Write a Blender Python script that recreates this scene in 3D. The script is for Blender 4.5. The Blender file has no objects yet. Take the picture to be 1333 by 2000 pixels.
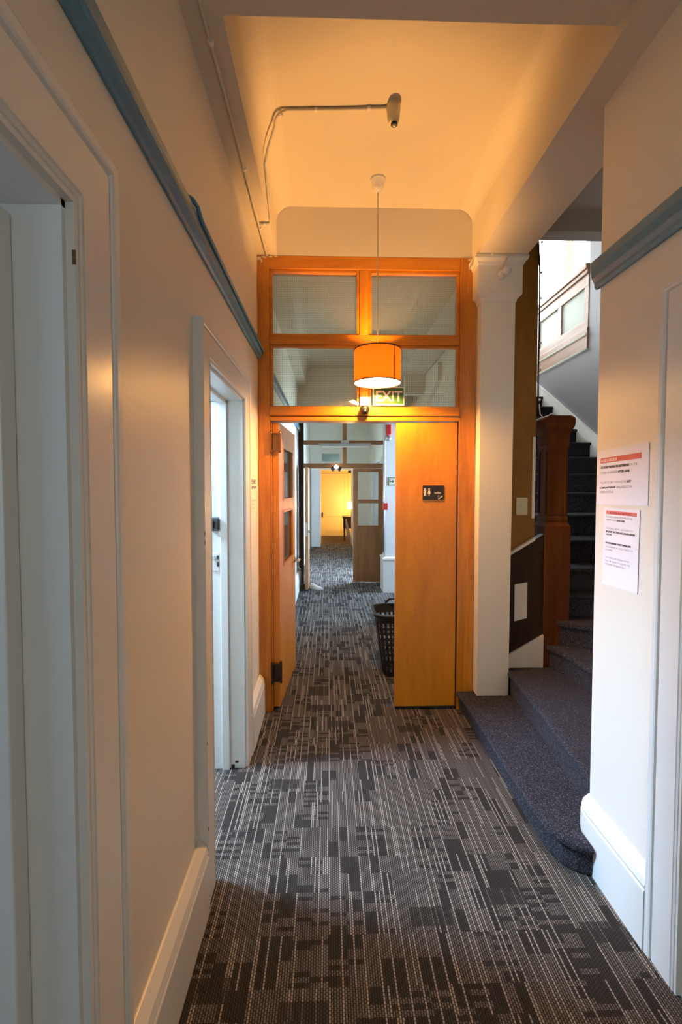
import bpy, bmesh, math, random
from mathutils import Vector, Matrix
random.seed(7)
SC = bpy.context.scene
COL = SC.collection

# ------------------------------------------------------------------ camera, world, exposure
cam_d = bpy.data.cameras.new('camera'); cam = bpy.data.objects.new('camera', cam_d); COL.objects.link(cam)
cam.location = (0, -0.023, 1.56)
cam.rotation_euler = (math.radians(90 - 2.190), 0, math.radians(-1.5775))
cam_d.sensor_fit = 'VERTICAL'; cam_d.sensor_height = 36.0; cam_d.lens = 889 / 2000 * 36; cam_d.shift_y = -16 / 2000
cam_d.clip_start = 0.02; cam_d.clip_end = 100
SC.camera = cam
W = bpy.data.worlds.new('world'); SC.world = W; W.use_nodes = True
W.node_tree.nodes['Background'].inputs[0].default_value = (0.75, 0.87, 1.0, 1)
W.node_tree.nodes['Background'].inputs[1].default_value = 0.25
SC.view_settings.view_transform = 'Standard'; SC.view_settings.look = 'None'
SC.view_settings.gamma = 1; SC.view_settings.use_curve_mapping = False
SC.view_settings.exposure = 0.14
SC.cycles.use_denoising = True
SC.cycles.max_bounces = 10; SC.cycles.diffuse_bounces = 6; SC.cycles.transparent_max_bounces = 16
SC.cycles.sample_clamp_indirect = 6.0

# light levels (the lamps and windows are built further down with these numbers)
PENDANT_BULB = 2050.0
WINDOW_BACK = 3.2           # glazed street door behind the viewpoint
TABLE_SHADE = 150.0
WARM = (1.0, 0.475, 0.125)
DAY = (0.49, 0.71, 1.0)
WINDOW_ROOM_NEAR = 2.0      # room behind the first left doorway
WINDOW_ROOM_MID = 205.0      # room behind the second left doorway
WINDOW_STAIR = 20.0         # tall landing window
WINDOW_UNDER_STAIR = 85.0
WINDOW_HALL = 60.0
WINDOW_HALL_END = 14.0
WINDOW_ADDED = 6.0  # unseen window added past the screen

# ------------------------------------------------------------------ helpers
LOC = {}

class MB:
    """collects shapes (world coordinates) that become ONE mesh object"""
    def __init__(self): self.bm = bmesh.new()
    def poly_prism(self, pts, vec):
        vec = Vector(vec); a = [self.bm.verts.new(Vector(p)) for p in pts]
        b = [self.bm.verts.new(Vector(p) + vec) for p in pts]; n = len(pts)
        self.bm.faces.new(a[::-1]); self.bm.faces.new(b)
        for i in range(n): self.bm.faces.new((a[i], a[(i + 1) % n], b[(i + 1) % n], b[i]))
        return self
    def box(self, x0, x1, y0, y1, z0, z1):
        return self.poly_prism([(x0, y0, z0), (x1, y0, z0), (x1, y1, z0), (x0, y1, z0)], (0, 0, z1 - z0))
    def quad(self, *p):
        self.bm.faces.new([self.bm.verts.new(Vector(q)) for q in p]); return self
    def ring(self, rings, closed_ends=True):
        """rings: list of equally long vertex loops"""
        vs = [[self.bm.verts.new(Vector(p)) for p in r] for r in rings]; n = len(vs[0])
        for a, b in zip(vs, vs[1:]):
            for i in range(n): self.bm.faces.new((a[i], a[(i + 1) % n], b[(i + 1) % n], b[i]))
        if closed_ends: self.bm.faces.new(vs[0][::-1]); self.bm.faces.new(vs[-1])
        return self
    def lathe(self, prof, center=(0, 0, 0), axis=(0, 0, 1), n=32, closed=True):
        ax = Vector(axis).normalized(); c = Vector(center)
        u = ax.orthogonal().normalized(); v = ax.cross(u)
        rings = [[c + ax * h + (u * math.cos(2 * math.pi * i / n) + v * math.sin(2 * math.pi * i / n)) * max(r, 1e-5) for i in range(n)] for r, h in prof]
        return self.ring(rings, closed)
    def cyl(self, p0, p1, r, r2=None, n=20):
        p0 = Vector(p0); p1 = Vector(p1); r2 = r if r2 is None else r2
        return self.lathe([(r, 0), (r2, (p1 - p0).length)], p0, p1 - p0, n)
    def ball(self, c, r, n=20, sz=1.0):
        prof = [(r * math.sin(math.pi * i / 12), -r * sz * math.cos(math.pi * i / 12)) for i in range(13)]
        return self.lathe(prof, c, (0, 0, 1), n)
    def tube(self, pts, r, n=10):
        pts = [Vector(p) for p in pts]; rings = []
        prev = None
        for i, p in enumerate(pts):
            t = (pts[min(i + 1, len(pts) - 1)] - pts[max(i - 1, 0)]).normalized()
            if prev is None: u = t.orthogonal().normalized()
            else:
                u = prev - t * prev.dot(t)
                u = t.orthogonal().normalized() if u.length < 1e-4 else u.normalized()
            prev = u; v = t.cross(u)
            rings.append([p + (u * math.cos(2 * math.pi * k / n) + v * math.sin(2 * math.pi * k / n)) * r for k in range(n)])
        return self.ring(rings)
    def frame_stack(self, secs):
        """secs: (z, x0, x1, y0, y1) bottom to top, joined by sloping sides"""
        return self.ring([[(x0, y0, z), (x1, y0, z), (x1, y1, z), (x0, y1, z)] for z, x0, x1, y0, y1 in secs])
    def add_mesh(self, me):
        self.bm.from_mesh(me); return self

def setp(o, label=None, cat=None, group=None, kind=None):
    if label: o['label'] = label
    if cat: o['category'] = cat
    if group: o['group'] = group
    if kind: o['kind'] = kind
    return o

def link(name, data, parent, loc):
    o = bpy.data.objects.new(name, data); COL.objects.link(o)
    if parent is not None:
        o.parent = parent; o.location = Vector(loc) - LOC[parent.name]
    else: o.location = loc
    LOC[o.name] = Vector(loc)
    return o

def obj(name, mb, m, parent=None, bevel=0.0, seg=2, smooth=False, origin=None):
    bm = mb.bm
    bmesh.ops.recalc_face_normals(bm, faces=bm.faces)
    vs = [v.co for v in bm.verts]
    if origin is None:
        origin = Vector(((min(v.x for v in vs) + max(v.x for v in vs)) / 2, (min(v.y for v in vs) + max(v.y for v in vs)) / 2, min(v.z for v in vs)))
    origin = Vector(origin)
    for v in bm.verts: v.co -= origin
    me = bpy.data.meshes.new(name); bm.to_mesh(me); bm.free()
    me.materials.append(m)
    o = link(name, me, parent, origin)
    if smooth:
        for p in me.polygons: p.use_smooth = True
        if smooth != 'all':
            md = o.modifiers.new('edge', 'EDGE_SPLIT'); md.split_angle = math.radians(40)
    if bevel:
        md = o.modifiers.new('bevel', 'BEVEL'); md.width = bevel; md.segments = seg; md.limit_method = 'ANGLE'; md.angle_limit = math.radians(35)
    return o

def thing(name, label, cat, loc, group=None, kind=None):
    o = link(name, None, None, loc); o.empty_display_size = 0.1
    return setp(o, label, cat, group, kind)

def struct(name, mb, m, label, cat, bevel=0.0, smooth=False, **k):
    return setp(obj(name, mb, m, None, bevel, smooth=smooth, **k), label, cat, None, 'structure')

def text_mesh(mb, lines, origin, xa, ya, size, spacing=1.35, bold=0.0, width=None, align='LEFT', depth=0.0):
    """adds lettering as geometry: xa = reading direction, ya = up"""
    cu = bpy.data.curves.new('lettering', 'FONT'); cu.body = '\n'.join(lines); cu.size = size
    cu.space_line = spacing; cu.offset = bold; cu.align_x = align; cu.resolution_u = 2
    cu.extrude = depth
    ob = bpy.data.objects.new('lettering', cu)
    COL.objects.link(ob)
    bpy.context.view_layer.update()
    dg = bpy.context.evaluated_depsgraph_get()
    me = bpy.data.meshes.new_from_object(ob.evaluated_get(dg))
    COL.objects.unlink(ob); bpy.data.objects.remove(ob); bpy.data.curves.remove(cu)
    sx = 1.0
    if width and len(me.vertices):
        xs = [v.co.x for v in me.vertices]; w = max(xs) - min(xs)
        if w > 0: sx = width / w
    xa = Vector(xa).normalized(); ya = Vector(ya).normalized(); za = xa.cross(ya); o = Vector(origin)
    for v in me.vertices: v.co = o + xa * v.co.x * sx + ya * v.co.y + za * v.co.z
    mb.add_mesh(me); bpy.data.meshes.remove(me)
    return mb

# ------------------------------------------------------------------ materials
def new_mat(name):
    m = bpy.data.materials.new(name); m.use_nodes = True
    nt = m.node_tree; return m, nt, nt.nodes['Principled BSDF']

def N(nt, kind, **ins):
    n = nt.nodes.new(kind)
    for k, v in ins.items():
        key = k.replace('_', ' ')
        n.inputs[key].default_value = v
    return n

def math_n(nt, op, a, b=None, c=None):
    n = nt.nodes.new('ShaderNodeMath'); n.operation = op
    for i, v in enumerate((a, b, c)):
        if v is None: continue
        if isinstance(v, (int, float)): n.inputs[i].default_value = v
        else: nt.links.new(v, n.inputs[i])
    return n.outputs[0]

def mixcol(nt, fac, a, b):
    n = nt.nodes.new('ShaderNodeMix'); n.data_type = 'RGBA'
    if isinstance(fac, (int, float)): n.inputs[0].default_value = fac
    else: nt.links.new(fac, n.inputs[0])
    for i, v in ((6, a), (7, b)):
        if isinstance(v, tuple): n.inputs[i].default_value = (*v, 1) if len(v) == 3 else v
        else: nt.links.new(v, n.inputs[i])
    return n.outputs[2]

def plain(name, col, rough=0.5, metal=0.0, var=0.12, scale=6.0, bump=0.0, spec=0.5, bscale=60):
    m, nt, b = new_mat(name)
    tc = nt.nodes.new('ShaderNodeTexCoord')
    ns = N(nt, 'ShaderNodeTexNoise', Scale=scale, Detail=4.0); nt.links.new(tc.outputs['Object'], ns.inputs['Vector'])
    dark = tuple(c * (1 - var) for c in col)
    nt.links.new(mixcol(nt, ns.outputs['Fac'], dark, col), b.inputs['Base Color'])
    b.inputs['Roughness'].default_value = rough; b.inputs['Metallic'].default_value = metal
    b.inputs['Specular IOR Level'].default_value = spec
    if bump:
        n2 = N(nt, 'ShaderNodeTexNoise', Scale=bscale, Detail=3.0); nt.links.new(tc.outputs['Object'], n2.inputs['Vector'])
        bp = N(nt, 'ShaderNodeBump', Strength=bump, Distance=0.002); nt.links.new(n2.outputs['Fac'], bp.inputs['Height'])
        nt.links.new(bp.outputs['Normal'], b.inputs['Normal'])
    return m

def wood(name, c0, c1, grain='Z', rough=0.35, spec=0.5, stretch=14.0, coat=0.0):
    m, nt, b = new_mat(name)
    tc = nt.nodes.new('ShaderNodeTexCoord'); mp = nt.nodes.new('ShaderNodeMapping')
    s = {'X': (1, stretch, stretch), 'Y': (stretch, 1, stretch), 'Z': (stretch, stretch, 1)}[grain]
    mp.inputs['Scale'].default_value = s
    nt.links.new(tc.outputs['Object'], mp.inputs['Vector'])
    n1 = N(nt, 'ShaderNodeTexNoise', Scale=1.6, Detail=6.0, Roughness=0.6, Distortion=0.6); nt.links.new(mp.outputs[0], n1.inputs['Vector'])
    n2 = N(nt, 'ShaderNodeTexNoise', Scale=9.0, Detail=3.0); nt.links.new(mp.outputs[0], n2.inputs['Vector'])
    f = math_n(nt, 'ADD', math_n(nt, 'MULTIPLY', n1.outputs['Fac'], 0.75), math_n(nt, 'MULTIPLY', n2.outputs['Fac'], 0.25))
    r = nt.nodes.new('ShaderNodeMapRange'); r.inputs[1].default_value = 0.33; r.inputs[2].default_value = 0.66
    nt.links.new(f, r.inputs[0])
    nt.links.new(mixcol(nt, r.outputs[0], c0, c1), b.inputs['Base Color'])
    b.inputs['Roughness'].default_value = rough; b.inputs['Specular IOR Level'].default_value = spec
    b.inputs['Coat Weight'].default_value = coat; b.inputs['Coat Roughness'].default_value = 0.25
    return m

def emit(name, col, strength):
    m, nt, b = new_mat(name)
    e = nt.nodes.new('ShaderNodeEmission'); e.inputs[0].default_value = (*col, 1); e.inputs[1].default_value = strength
    nt.links.new(e.outputs[0], nt.nodes['Material Output'].inputs[0])
    return m

def glass(name, tint=(0.86, 0.83, 0.73), wire=True, dust=0.07, pitch=0.0125):
    m, nt, b = new_mat(name)
    tr = nt.nodes.new('ShaderNodeBsdfTransparent'); tr.inputs[0].default_value = (*tint, 1)
    gl = nt.nodes.new('ShaderNodeBsdfGlossy'); gl.inputs['Roughness'].default_value = 0.04
    df = nt.nodes.new('ShaderNodeBsdfDiffuse'); df.inputs[0].default_value = (0.62, 0.55, 0.42, 1)
    fr = nt.nodes.new('ShaderNodeFresnel'); fr.inputs[0].default_value = 1.45
    m1 = nt.nodes.new('ShaderNodeMixShader'); nt.links.new(fr.outputs[0], m1.inputs[0])
    nt.links.new(tr.outputs[0], m1.inputs[1]); nt.links.new(gl.outputs[0], m1.inputs[2])
    m2 = nt.nodes.new('ShaderNodeMixShader'); nt.links.new(m1.outputs[0], m2.inputs[1]); nt.links.new(df.outputs[0], m2.inputs[2])
    if wire:
        tc = nt.nodes.new('ShaderNodeTexCoord'); sp = nt.nodes.new('ShaderNodeSeparateXYZ'); nt.links.new(tc.outputs['Object'], sp.inputs[0])
        out = None
        for ax in ('X', 'Z'):
            fc = math_n(nt, 'FRACT', math_n(nt, 'DIVIDE', math_n(nt, 'ADD', sp.outputs[ax], 5.0), pitch))
            ln = math_n(nt, 'LESS_THAN', fc, 0.10)
            out = ln if out is None else math_n(nt, 'MAXIMUM', out, ln)
        df2 = nt.nodes.new('ShaderNodeBsdfDiffuse'); df2.inputs[0].default_value = (0.22, 0.21, 0.17, 1)
        m3 = nt.nodes.new('ShaderNodeMixShader'); nt.links.new(math_n(nt, 'MULTIPLY', out, 0.4), m3.inputs[0])
        nt.links.new(m2.outputs[0], m3.inputs[1]); nt.links.new(df2.outputs[0], m3.inputs[2])
        last = m3
    else: last = m2
    m2.inputs[0].default_value = dust
    nt.links.new(last.outputs[0], nt.nodes['Material Output'].inputs[0])
    return m

def carpet_tiles():
    m, nt, b = new_mat('patterned_carpet_tiles')
    tc = nt.nodes.new('ShaderNodeTexCoord'); sp = nt.nodes.new('ShaderNodeSeparateXYZ'); nt.links.new(tc.outputs['Object'], sp.inputs[0])
    X, Y = sp.outputs['X'], sp.outputs['Y']
    def fl(v, s): return math_n(nt, 'FLOOR', math_n(nt, 'DIVIDE', v, s))
    def rnd(*vs):
        cb = nt.nodes.new('ShaderNodeCombineXYZ')
        for i, v in enumerate(vs):
            if isinstance(v, (int, float)): cb.inputs[i].default_value = v
            else: nt.links.new(v, cb.inputs[i])
        w = nt.nodes.new('ShaderNodeTexWhiteNoise'); w.noise_dimensions = '3D'; nt.links.new(cb.outputs[0], w.inputs['Vector'])
        return w.outputs['Value']
    p = 0.0083                                              # thread pitch
    tx = fl(X, p); fx = math_n(nt, 'FRACT', math_n(nt, 'DIVIDE', X, p))
    cx = fl(X, p * 5)                                       # strips of five threads
    fc = math_n(nt, 'FRACT', math_n(nt, 'DIVIDE', X, p * 5))
    tile_x, tile_y = fl(X, p * 15), fl(Y, 0.167)
    kind = rnd(tile_x, tile_y, 3.0)
    # the weave: short slanted dashes
    dash = math_n(nt, 'FRACT', math_n(nt, 'ADD', math_n(nt, 'DIVIDE', Y, 0.011), math_n(nt, 'MULTIPLY', tx, 0.5)))
    weave = math_n(nt, 'MULTIPLY', math_n(nt, 'LESS_THAN', fx, 0.66), math_n(nt, 'ADD', 0.35, math_n(nt, 'MULTIPLY', math_n(nt, 'LESS_THAN', dash, 0.66), 0.65)))
    # dark rectangles between the light threads: long ones, and ladders of short ones
    long_on = math_n(nt, 'GREATER_THAN', rnd(cx, fl(Y, 0.0835), 5.0), 0.56)
    lad_on = math_n(nt, 'GREATER_THAN', rnd(fl(X, p * 7.5), fl(Y, 0.0167), 6.0), 0.50)
    is_long = math_n(nt, 'LESS_THAN', kind, 0.40)
    is_lad = math_n(nt, 'MULTIPLY', math_n(nt, 'GREATER_THAN', kind, 0.40), math_n(nt, 'LESS_THAN', kind, 0.74))
    dark = math_n(nt, 'MAXIMUM', math_n(nt, 'MULTIPLY', is_long, long_on), math_n(nt, 'MULTIPLY', is_lad, lad_on))
    blk = math_n(nt, 'GREATER_THAN', rnd(fl(X, p * 18), fl(math_n(nt, 'ADD', Y, 0.05), 0.075), 8.0), 0.955)
    # single bright threads that carry on through the dark
    bright = math_n(nt, 'MAXIMUM', math_n(nt, 'LESS_THAN', fc, 0.2), math_n(nt, 'GREATER_THAN', rnd(tx, fl(Y, 0.25), 12.0), 0.86))
    bright = math_n(nt, 'MULTIPLY', bright, math_n(nt, 'GREATER_THAN', rnd(tx, fl(Y, 0.167), 21.0), 0.30))
    dark = math_n(nt, 'MULTIPLY', dark, math_n(nt, 'SUBTRACT', 1.0, bright))
    dark = math_n(nt, 'MAXIMUM', dark, math_n(nt, 'MULTIPLY', blk, 0.9))
    light = math_n(nt, 'MULTIPLY', weave, math_n(nt, 'SUBTRACT', 1.0, math_n(nt, 'MULTIPLY', dark, 0.80)))
    ns = N(nt, 'ShaderNodeTexNoise', Scale=420.0, Detail=2.0); nt.links.new(tc.outputs['Object'], ns.inputs['Vector'])
    base = mixcol(nt, ns.outputs['Fac'], (0.008, 0.0068, 0.0062), (0.030, 0.025, 0.022))
    mid = mixcol(nt, rnd(tx, 4.0, 1.0), (0.105, 0.089, 0.078), (0.158, 0.135, 0.118))
    thread = mixcol(nt, bright, mid, (0.30, 0.262, 0.225))
    nt.links.new(mixcol(nt, light, base, thread), b.inputs['Base Color'])
    b.inputs['Roughness'].default_value = 0.95; b.inputs['Specular IOR Level'].default_value = 0.1
    bp = N(nt, 'ShaderNodeBump', Strength=0.5, Distance=0.002); nt.links.new(light, bp.inputs['Height']); nt.links.new(bp.outputs[0], b.inputs['Normal'])
    return m

def stair_carpet(name='plain_stair_carpet', k=1.0):
    m, nt, b = new_mat(name)
    tc = nt.nodes.new('ShaderNodeTexCoord')
    n1 = N(nt, 'ShaderNodeTexNoise', Scale=240.0, Detail=2.0); nt.links.new(tc.outputs['Object'], n1.inputs['Vector'])
    n2 = N(nt, 'ShaderNodeTexNoise', Scale=6.0, Detail=3.0); nt.links.new(tc.outputs['Object'], n2.inputs['Vector'])
    r = nt.nodes.new('ShaderNodeMapRange'); r.inputs[1].default_value = 0.52; r.inputs[2].default_value = 0.72; nt.links.new(n1.outputs['Fac'], r.inputs[0])
    c0 = mixcol(nt, n2.outputs['Fac'], (0.017 * k, 0.0165 * k, 0.022 * k), (0.028 * k, 0.027 * k, 0.034 * k))
    nt.links.new(mixcol(nt, r.outputs[0], c0, (0.15 * k, 0.145 * k, 0.165 * k)), b.inputs['Base Color'])
    b.inputs['Roughness'].default_value = 1.0; b.inputs['Specular IOR Level'].default_value = 0.05
    b.inputs['Sheen Weight'].default_value = 0.03
    bp = N(nt, 'ShaderNodeBump', Strength=0.6, Distance=0.003); nt.links.new(n1.outputs['Fac'], bp.inputs['Height']); nt.links.new(bp.outputs[0], b.inputs['Normal'])
    return m

CREAM = plain('cream_wall_paint', (0.80, 0.755, 0.655), 0.42, var=0.07, scale=2.5, bump=0.12, bscale=35)
CEIL = plain('ceiling_paint', (0.64, 0.585, 0.48), 0.6, var=0.05, scale=2.0, bump=0.1, bscale=25)
WHITE = plain('white_gloss_paint', (0.80, 0.80, 0.76), 0.28, var=0.06, scale=3.0, bump=0.08, bscale=18)
BLUE = plain('blue_rail_paint', (0.085, 0.235, 0.34), 0.32, var=0.1, bump=0.1)
BLUEPALE = plain('pale_blue_paint', (0.30, 0.42, 0.50), 0.4, var=0.1)
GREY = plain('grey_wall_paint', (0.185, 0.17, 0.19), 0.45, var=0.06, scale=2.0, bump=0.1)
TIMBER_Z = wood('orange_varnished_timber_upright', (0.34, 0.105, 0.006), (0.60, 0.225, 0.014), 'Z', 0.30, coat=0.25)
TIMBER_X = wood('orange_varnished_timber_rail', (0.34, 0.105, 0.006), (0.58, 0.215, 0.013), 'X', 0.30, coat=0.25)
PLY = wood('orange_varnished_plywood', (0.46, 0.15, 0.006), (0.62, 0.235, 0.012), 'Z', 0.34, coat=0.2, stretch=5)
OAK_Z = wood('brown_timber_upright', (0.16, 0.068, 0.02), (0.30, 0.13, 0.042), 'Z', 0.4)
OAK_X = wood('brown_timber_rail', (0.16, 0.068, 0.02), (0.28, 0.12, 0.04), 'X', 0.4)
BROWNWALL = wood('brown_timber_wall_lining', (0.20, 0.085, 0.008), (0.32, 0.135, 0.014), 'Z', 0.5, stretch=3, spec=0.3)
REDWOOD = wood('red_brown_newel_timber', (0.075, 0.023, 0.007), (0.115, 0.039, 0.013), 'Z', 0.75, spec=0.04)
DARKWOOD = wood('dark_brown_panelling', (0.024, 0.011, 0.005), (0.044, 0.021, 0.010), 'Z', 0.6, spec=0.2)
GALWOOD = wood('warm_brown_balustrade_timber', (0.30, 0.155, 0.085), (0.45, 0.25, 0.15), 'Y', 0.35)
CARPET = carpet_tiles()
SCARPET = stair_carpet()
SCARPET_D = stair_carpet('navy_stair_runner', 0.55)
BLACKP = plain('black_plastic', (0.012, 0.012, 0.013), 0.35)
BASKETP = plain('black_basket_plastic', (0.016, 0.016, 0.018), 0.4)
WPLAST = plain('white_plastic', (0.78, 0.76, 0.70), 0.4, var=0.04)
CREAMP = plain('cream_plastic', (0.66, 0.60, 0.40), 0.4, var=0.04)
GREYCAB = plain('grey_conduit_plastic', (0.50, 0.47, 0.40), 0.5)
PAINTCAB = plain('painted_over_cable', (0.62, 0.57, 0.48), 0.5)
BRASS = plain('tarnished_brass', (0.34, 0.15, 0.06), 0.25, 0.95, var=0.35, scale=25)
BRONZE = plain('dark_bronze_metal', (0.07, 0.045, 0.035), 0.4, 0.7, var=0.3, scale=20)
STEEL = plain('brushed_steel', (0.55, 0.55, 0.53), 0.3, 0.9)
PAPER = plain('white_paper', (0.83, 0.82, 0.86), 0.7, var=0.02)
PAPERY = plain('yellowed_paper', (0.80, 0.72, 0.58), 0.7, var=0.04)
RED = plain('red_print', (0.62, 0.10, 0.075), 0.6, var=0.15, scale=40)
SALMON = plain('salmon_print', (0.80, 0.20, 0.17), 0.6, var=0.1, scale=40)
INK = plain('black_ink', (0.03, 0.03, 0.045), 0.6)
INKG = plain('grey_ink', (0.20, 0.19, 0.23), 0.6)
INKR = plain('dark_red_ink', (0.28, 0.02, 0.02), 0.6)
SIGNG = plain('green_sign_face', (0.030, 0.12, 0.025), 0.4, var=0.1)
SIGNW = plain('cream_sign_letter', (0.80, 0.74, 0.62), 0.45, var=0.02)
SIGNB = plain('black_sign_face', (0.012, 0.009, 0.009), 0.3)
TEAL = plain('grey_teal_sign', (0.17, 0.25, 0.25), 0.5)
REDP = plain('red_plastic', (0.55, 0.015, 0.012), 0.35)
YELLOWDOOR = plain('pale_yellow_paint', (0.72, 0.56, 0.22), 0.4, var=0.06)
RUG = plain('brown_carpet', (0.10, 0.065, 0.04), 0.95)
SHOEW = plain('white_canvas', (0.75, 0.73, 0.70), 0.7)
GLASS_W = glass('wired_glass')
GLASS_C = glass('clear_glass', (0.90, 0.92, 0.90), wire=False, dust=0.04)
FROST = plain('milky_panel', (0.86, 0.90, 0.84), 0.5, var=0.03)
_nt = FROST.node_tree; _t = _nt.nodes.new('ShaderNodeBsdfTranslucent'); _t.inputs[0].default_value = (.9, .93, .86, 1); _m = _nt.nodes.new('ShaderNodeMixShader'); _m.inputs[0].default_value = .55
_nt.links.new(_nt.nodes['Principled BSDF'].outputs[0], _m.inputs[1]); _nt.links.new(_t.outputs[0], _m.inputs[2]); _nt.links.new(_m.outputs[0], _nt.nodes['Material Output'].inputs[0])
WIN_NEAR = emit('daylit_window_pane', DAY, WINDOW_ROOM_NEAR)
WIN_MID = emit('bright_daylit_window_pane', DAY, WINDOW_ROOM_MID)
WIN_STAIR = emit('landing_daylight_pane', (0.86, 0.94, 1.0), WINDOW_STAIR)
WIN_UNDER = emit('lobby_daylight_pane', DAY, WINDOW_UNDER_STAIR)
WIN_HALL = emit('hall_daylight_pane', DAY, WINDOW_HALL)
WIN_END = emit('end_daylight_pane', (0.92, 0.94, 1.0), WINDOW_HALL_END)
WIN_BACK = emit('street_door_pane', (.84, .95, 1.0), WINDOW_BACK)
WIN_ADDED = emit('added_daylight_pane', (.85, .92, 1.0), WINDOW_ADDED)

# ------------------------------------------------------------------ the building shell
LW, LWI = -0.475, -0.64         # left wall: corridor face, room face
RW = 1.09                       # right wall face
BEAM, CZ = 3.10, 3.42           # beam underside, ceiling
D1 = (-0.12, 0.81, 2.06)        # first left doorway  (y0, y1, head)
D2 = (1.735, 2.47, 2.03)        # second left doorway
DR = (0.36, 1.285, 2.06)        # right doorway

def wall_run(x0, x1, ys, ye, z1, holes):
    """wall along Y with door openings (y0, y1, z0, z1)"""
    mb = MB(); y = ys
    for h0, h1, hz0, hz1 in sorted(holes):
        if h0 > y: mb.box(x0, x1, y, h0, 0, z1)
        if hz0 > 0: mb.box(x0, x1, h0, h1, 0, hz0)
        mb.box(x0, x1, h0, h1, hz1, z1); y = h1
    if ye > y: mb.box(x0, x1, y, ye, 0, z1)
    return mb

struct('floor', MB().box(-3.6, 5.0, -2.9, 12.3, -0.12, 0.0), CARPET, 'dark carpet tile floor with fine woven stripes running down the corridor', 'floor', origin=(0, 0, -0.12))
struct('wall_left', wall_run(LWI, LW, -2.8, 12.0, 3.9, [(D1[0], D1[1], 0, D1[2]), (D2[0], D2[1], 0, D2[2])]), CREAM, 'long cream corridor wall with two white doorways and a blue picture rail', 'wall')
struct('wall_right', wall_run(RW, 1.25, -2.8, 1.80, 3.6, [(DR[0], DR[1], 0, DR[2])]), CREAM, 'cream corridor wall ending at the stair foot, carrying two taped notices', 'wall')
struct('wall_back', MB().box(-0.64, -.25, -2.9, -2.8, 0, 3.6).box(.95, 1.25, -2.9, -2.8, 0, 3.6).box(-.25, .95, -2.9, -2.8, 0, .9).box(-.25, .95, -2.9, -2.8, 2.35, 3.6), CREAM, 'cream end wall behind the viewpoint', 'wall')
struct('ceiling', MB().box(-0.64, 1.45, -2.9, 12.3, CZ, CZ + 0.15), CEIL, 'cream painted corridor ceiling glowing orange above the pendant', 'ceiling')

wb = thing('window_7', 'glazed opening in the end wall behind the viewpoint', 'window', (.35, -2.85, .9), kind='structure')
f = MB()
for x in (-.25, .33, .90): f.box(x, x + .05, -2.87, -2.80, .9, 2.35)
f.box(-.25, .95, -2.868, -2.802, .9, .95); f.box(-.25, .95, -2.868, -2.802, 2.30, 2.35)
obj('window_frame', f, WHITE, wb, .003)
obj('pane', MB().box(-.24, .94, -2.892, -2.886, .91, 2.34), WIN_BACK, wb)

# beams that frame the ceiling bay
def cove(mb, x, y0, y1, sgn, r=0.11):
    pts = [(x, 0, CZ), (x + sgn * r, 0, CZ)]
    for i in range(1, 8):
        a = math.pi / 2 * i / 8
        pts.append((x + sgn * (r - r * math.sin(a)), 0, CZ - r + r * math.cos(a)))
    pts.append((x, 0, CZ - r))
    mb.poly_prism([(p[0], y0, p[2]) for p in pts], (0, y1 - y0, 0))
b = MB().box(LW, -0.345, -2.8, 7.2, BEAM, CZ); cove(b, -0.345, 1.535, 3.08, 1); cove(b, -0.345, 3.3, 7.2, 1)
struct('beam_left', b, CEIL, 'shallow cream ceiling beam running along the top of the left wall', 'beam')
b = MB().box(.970, 1.285, 1.30, 7.2, BEAM - .045, CZ); cove(b, .970, 1.535, 3.08, -1); cove(b, .970, 3.3, 7.2, -1)
struct('beam_right', b, CEIL, 'deep cream ceiling beam resting on the square column beside the stairs', 'beam')
struct('beam_near', MB().box(LW, 1.285, 1.22, 1.535, BEAM - 0.0005, CZ), CEIL, 'cream cross beam at the very top of the view, grey in shade', 'beam')
struct('beam_far', MB().box(-0.345, .970, 3.085, 3.30, BEAM, CZ), CEIL, 'cream cross beam directly above the orange timber door screen', 'beam')

# blue picture rails
def rail_profile(x, s):
    return [(x, 2.352), (x + s * .012, 2.350), (x + s * .020, 2.362), (x + s * .020, 2.375), (x + s * .030, 2.392), (x + s * .036, 2.42), (x + s * .036, 2.452), (x + s * .028, 2.462), (x, 2.462)]
def rail_left(x, y0, y1):
    p = [(x, 2.412), (x + .010, 2.412), (x + .016, 2.420), (x + .028, 2.428), (x + .034, 2.440), (x + .036, 2.452), (x + .036, 2.476), (x + .030, 2.484), (x, 2.486)]
    return MB().poly_prism([(a, y0, z) for a, z in p], (0, y1 - y0, 0))
def rail(x, s, y0, y1): return MB().poly_prism([(a, y0, z) for a, z in rail_profile(x, s)], (0, y1 - y0, 0))
struct('trim_1', rail_left(LW, -2.8, 3.075), BLUE, 'dusty blue picture rail along the left wall up to the timber screen', 'picture rail', 0.003)
struct('trim_2', rail(RW, -1, -2.8, 1.815), BLUE, 'dusty blue picture rail on the right wall above the notices', 'picture rail', 0.003)
struct('trim_3', rail_left(LW, 3.22, 7.2), BLUE, 'pale blue picture rail seen through the screen, on the far left wall', 'picture rail', 0.003)

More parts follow.
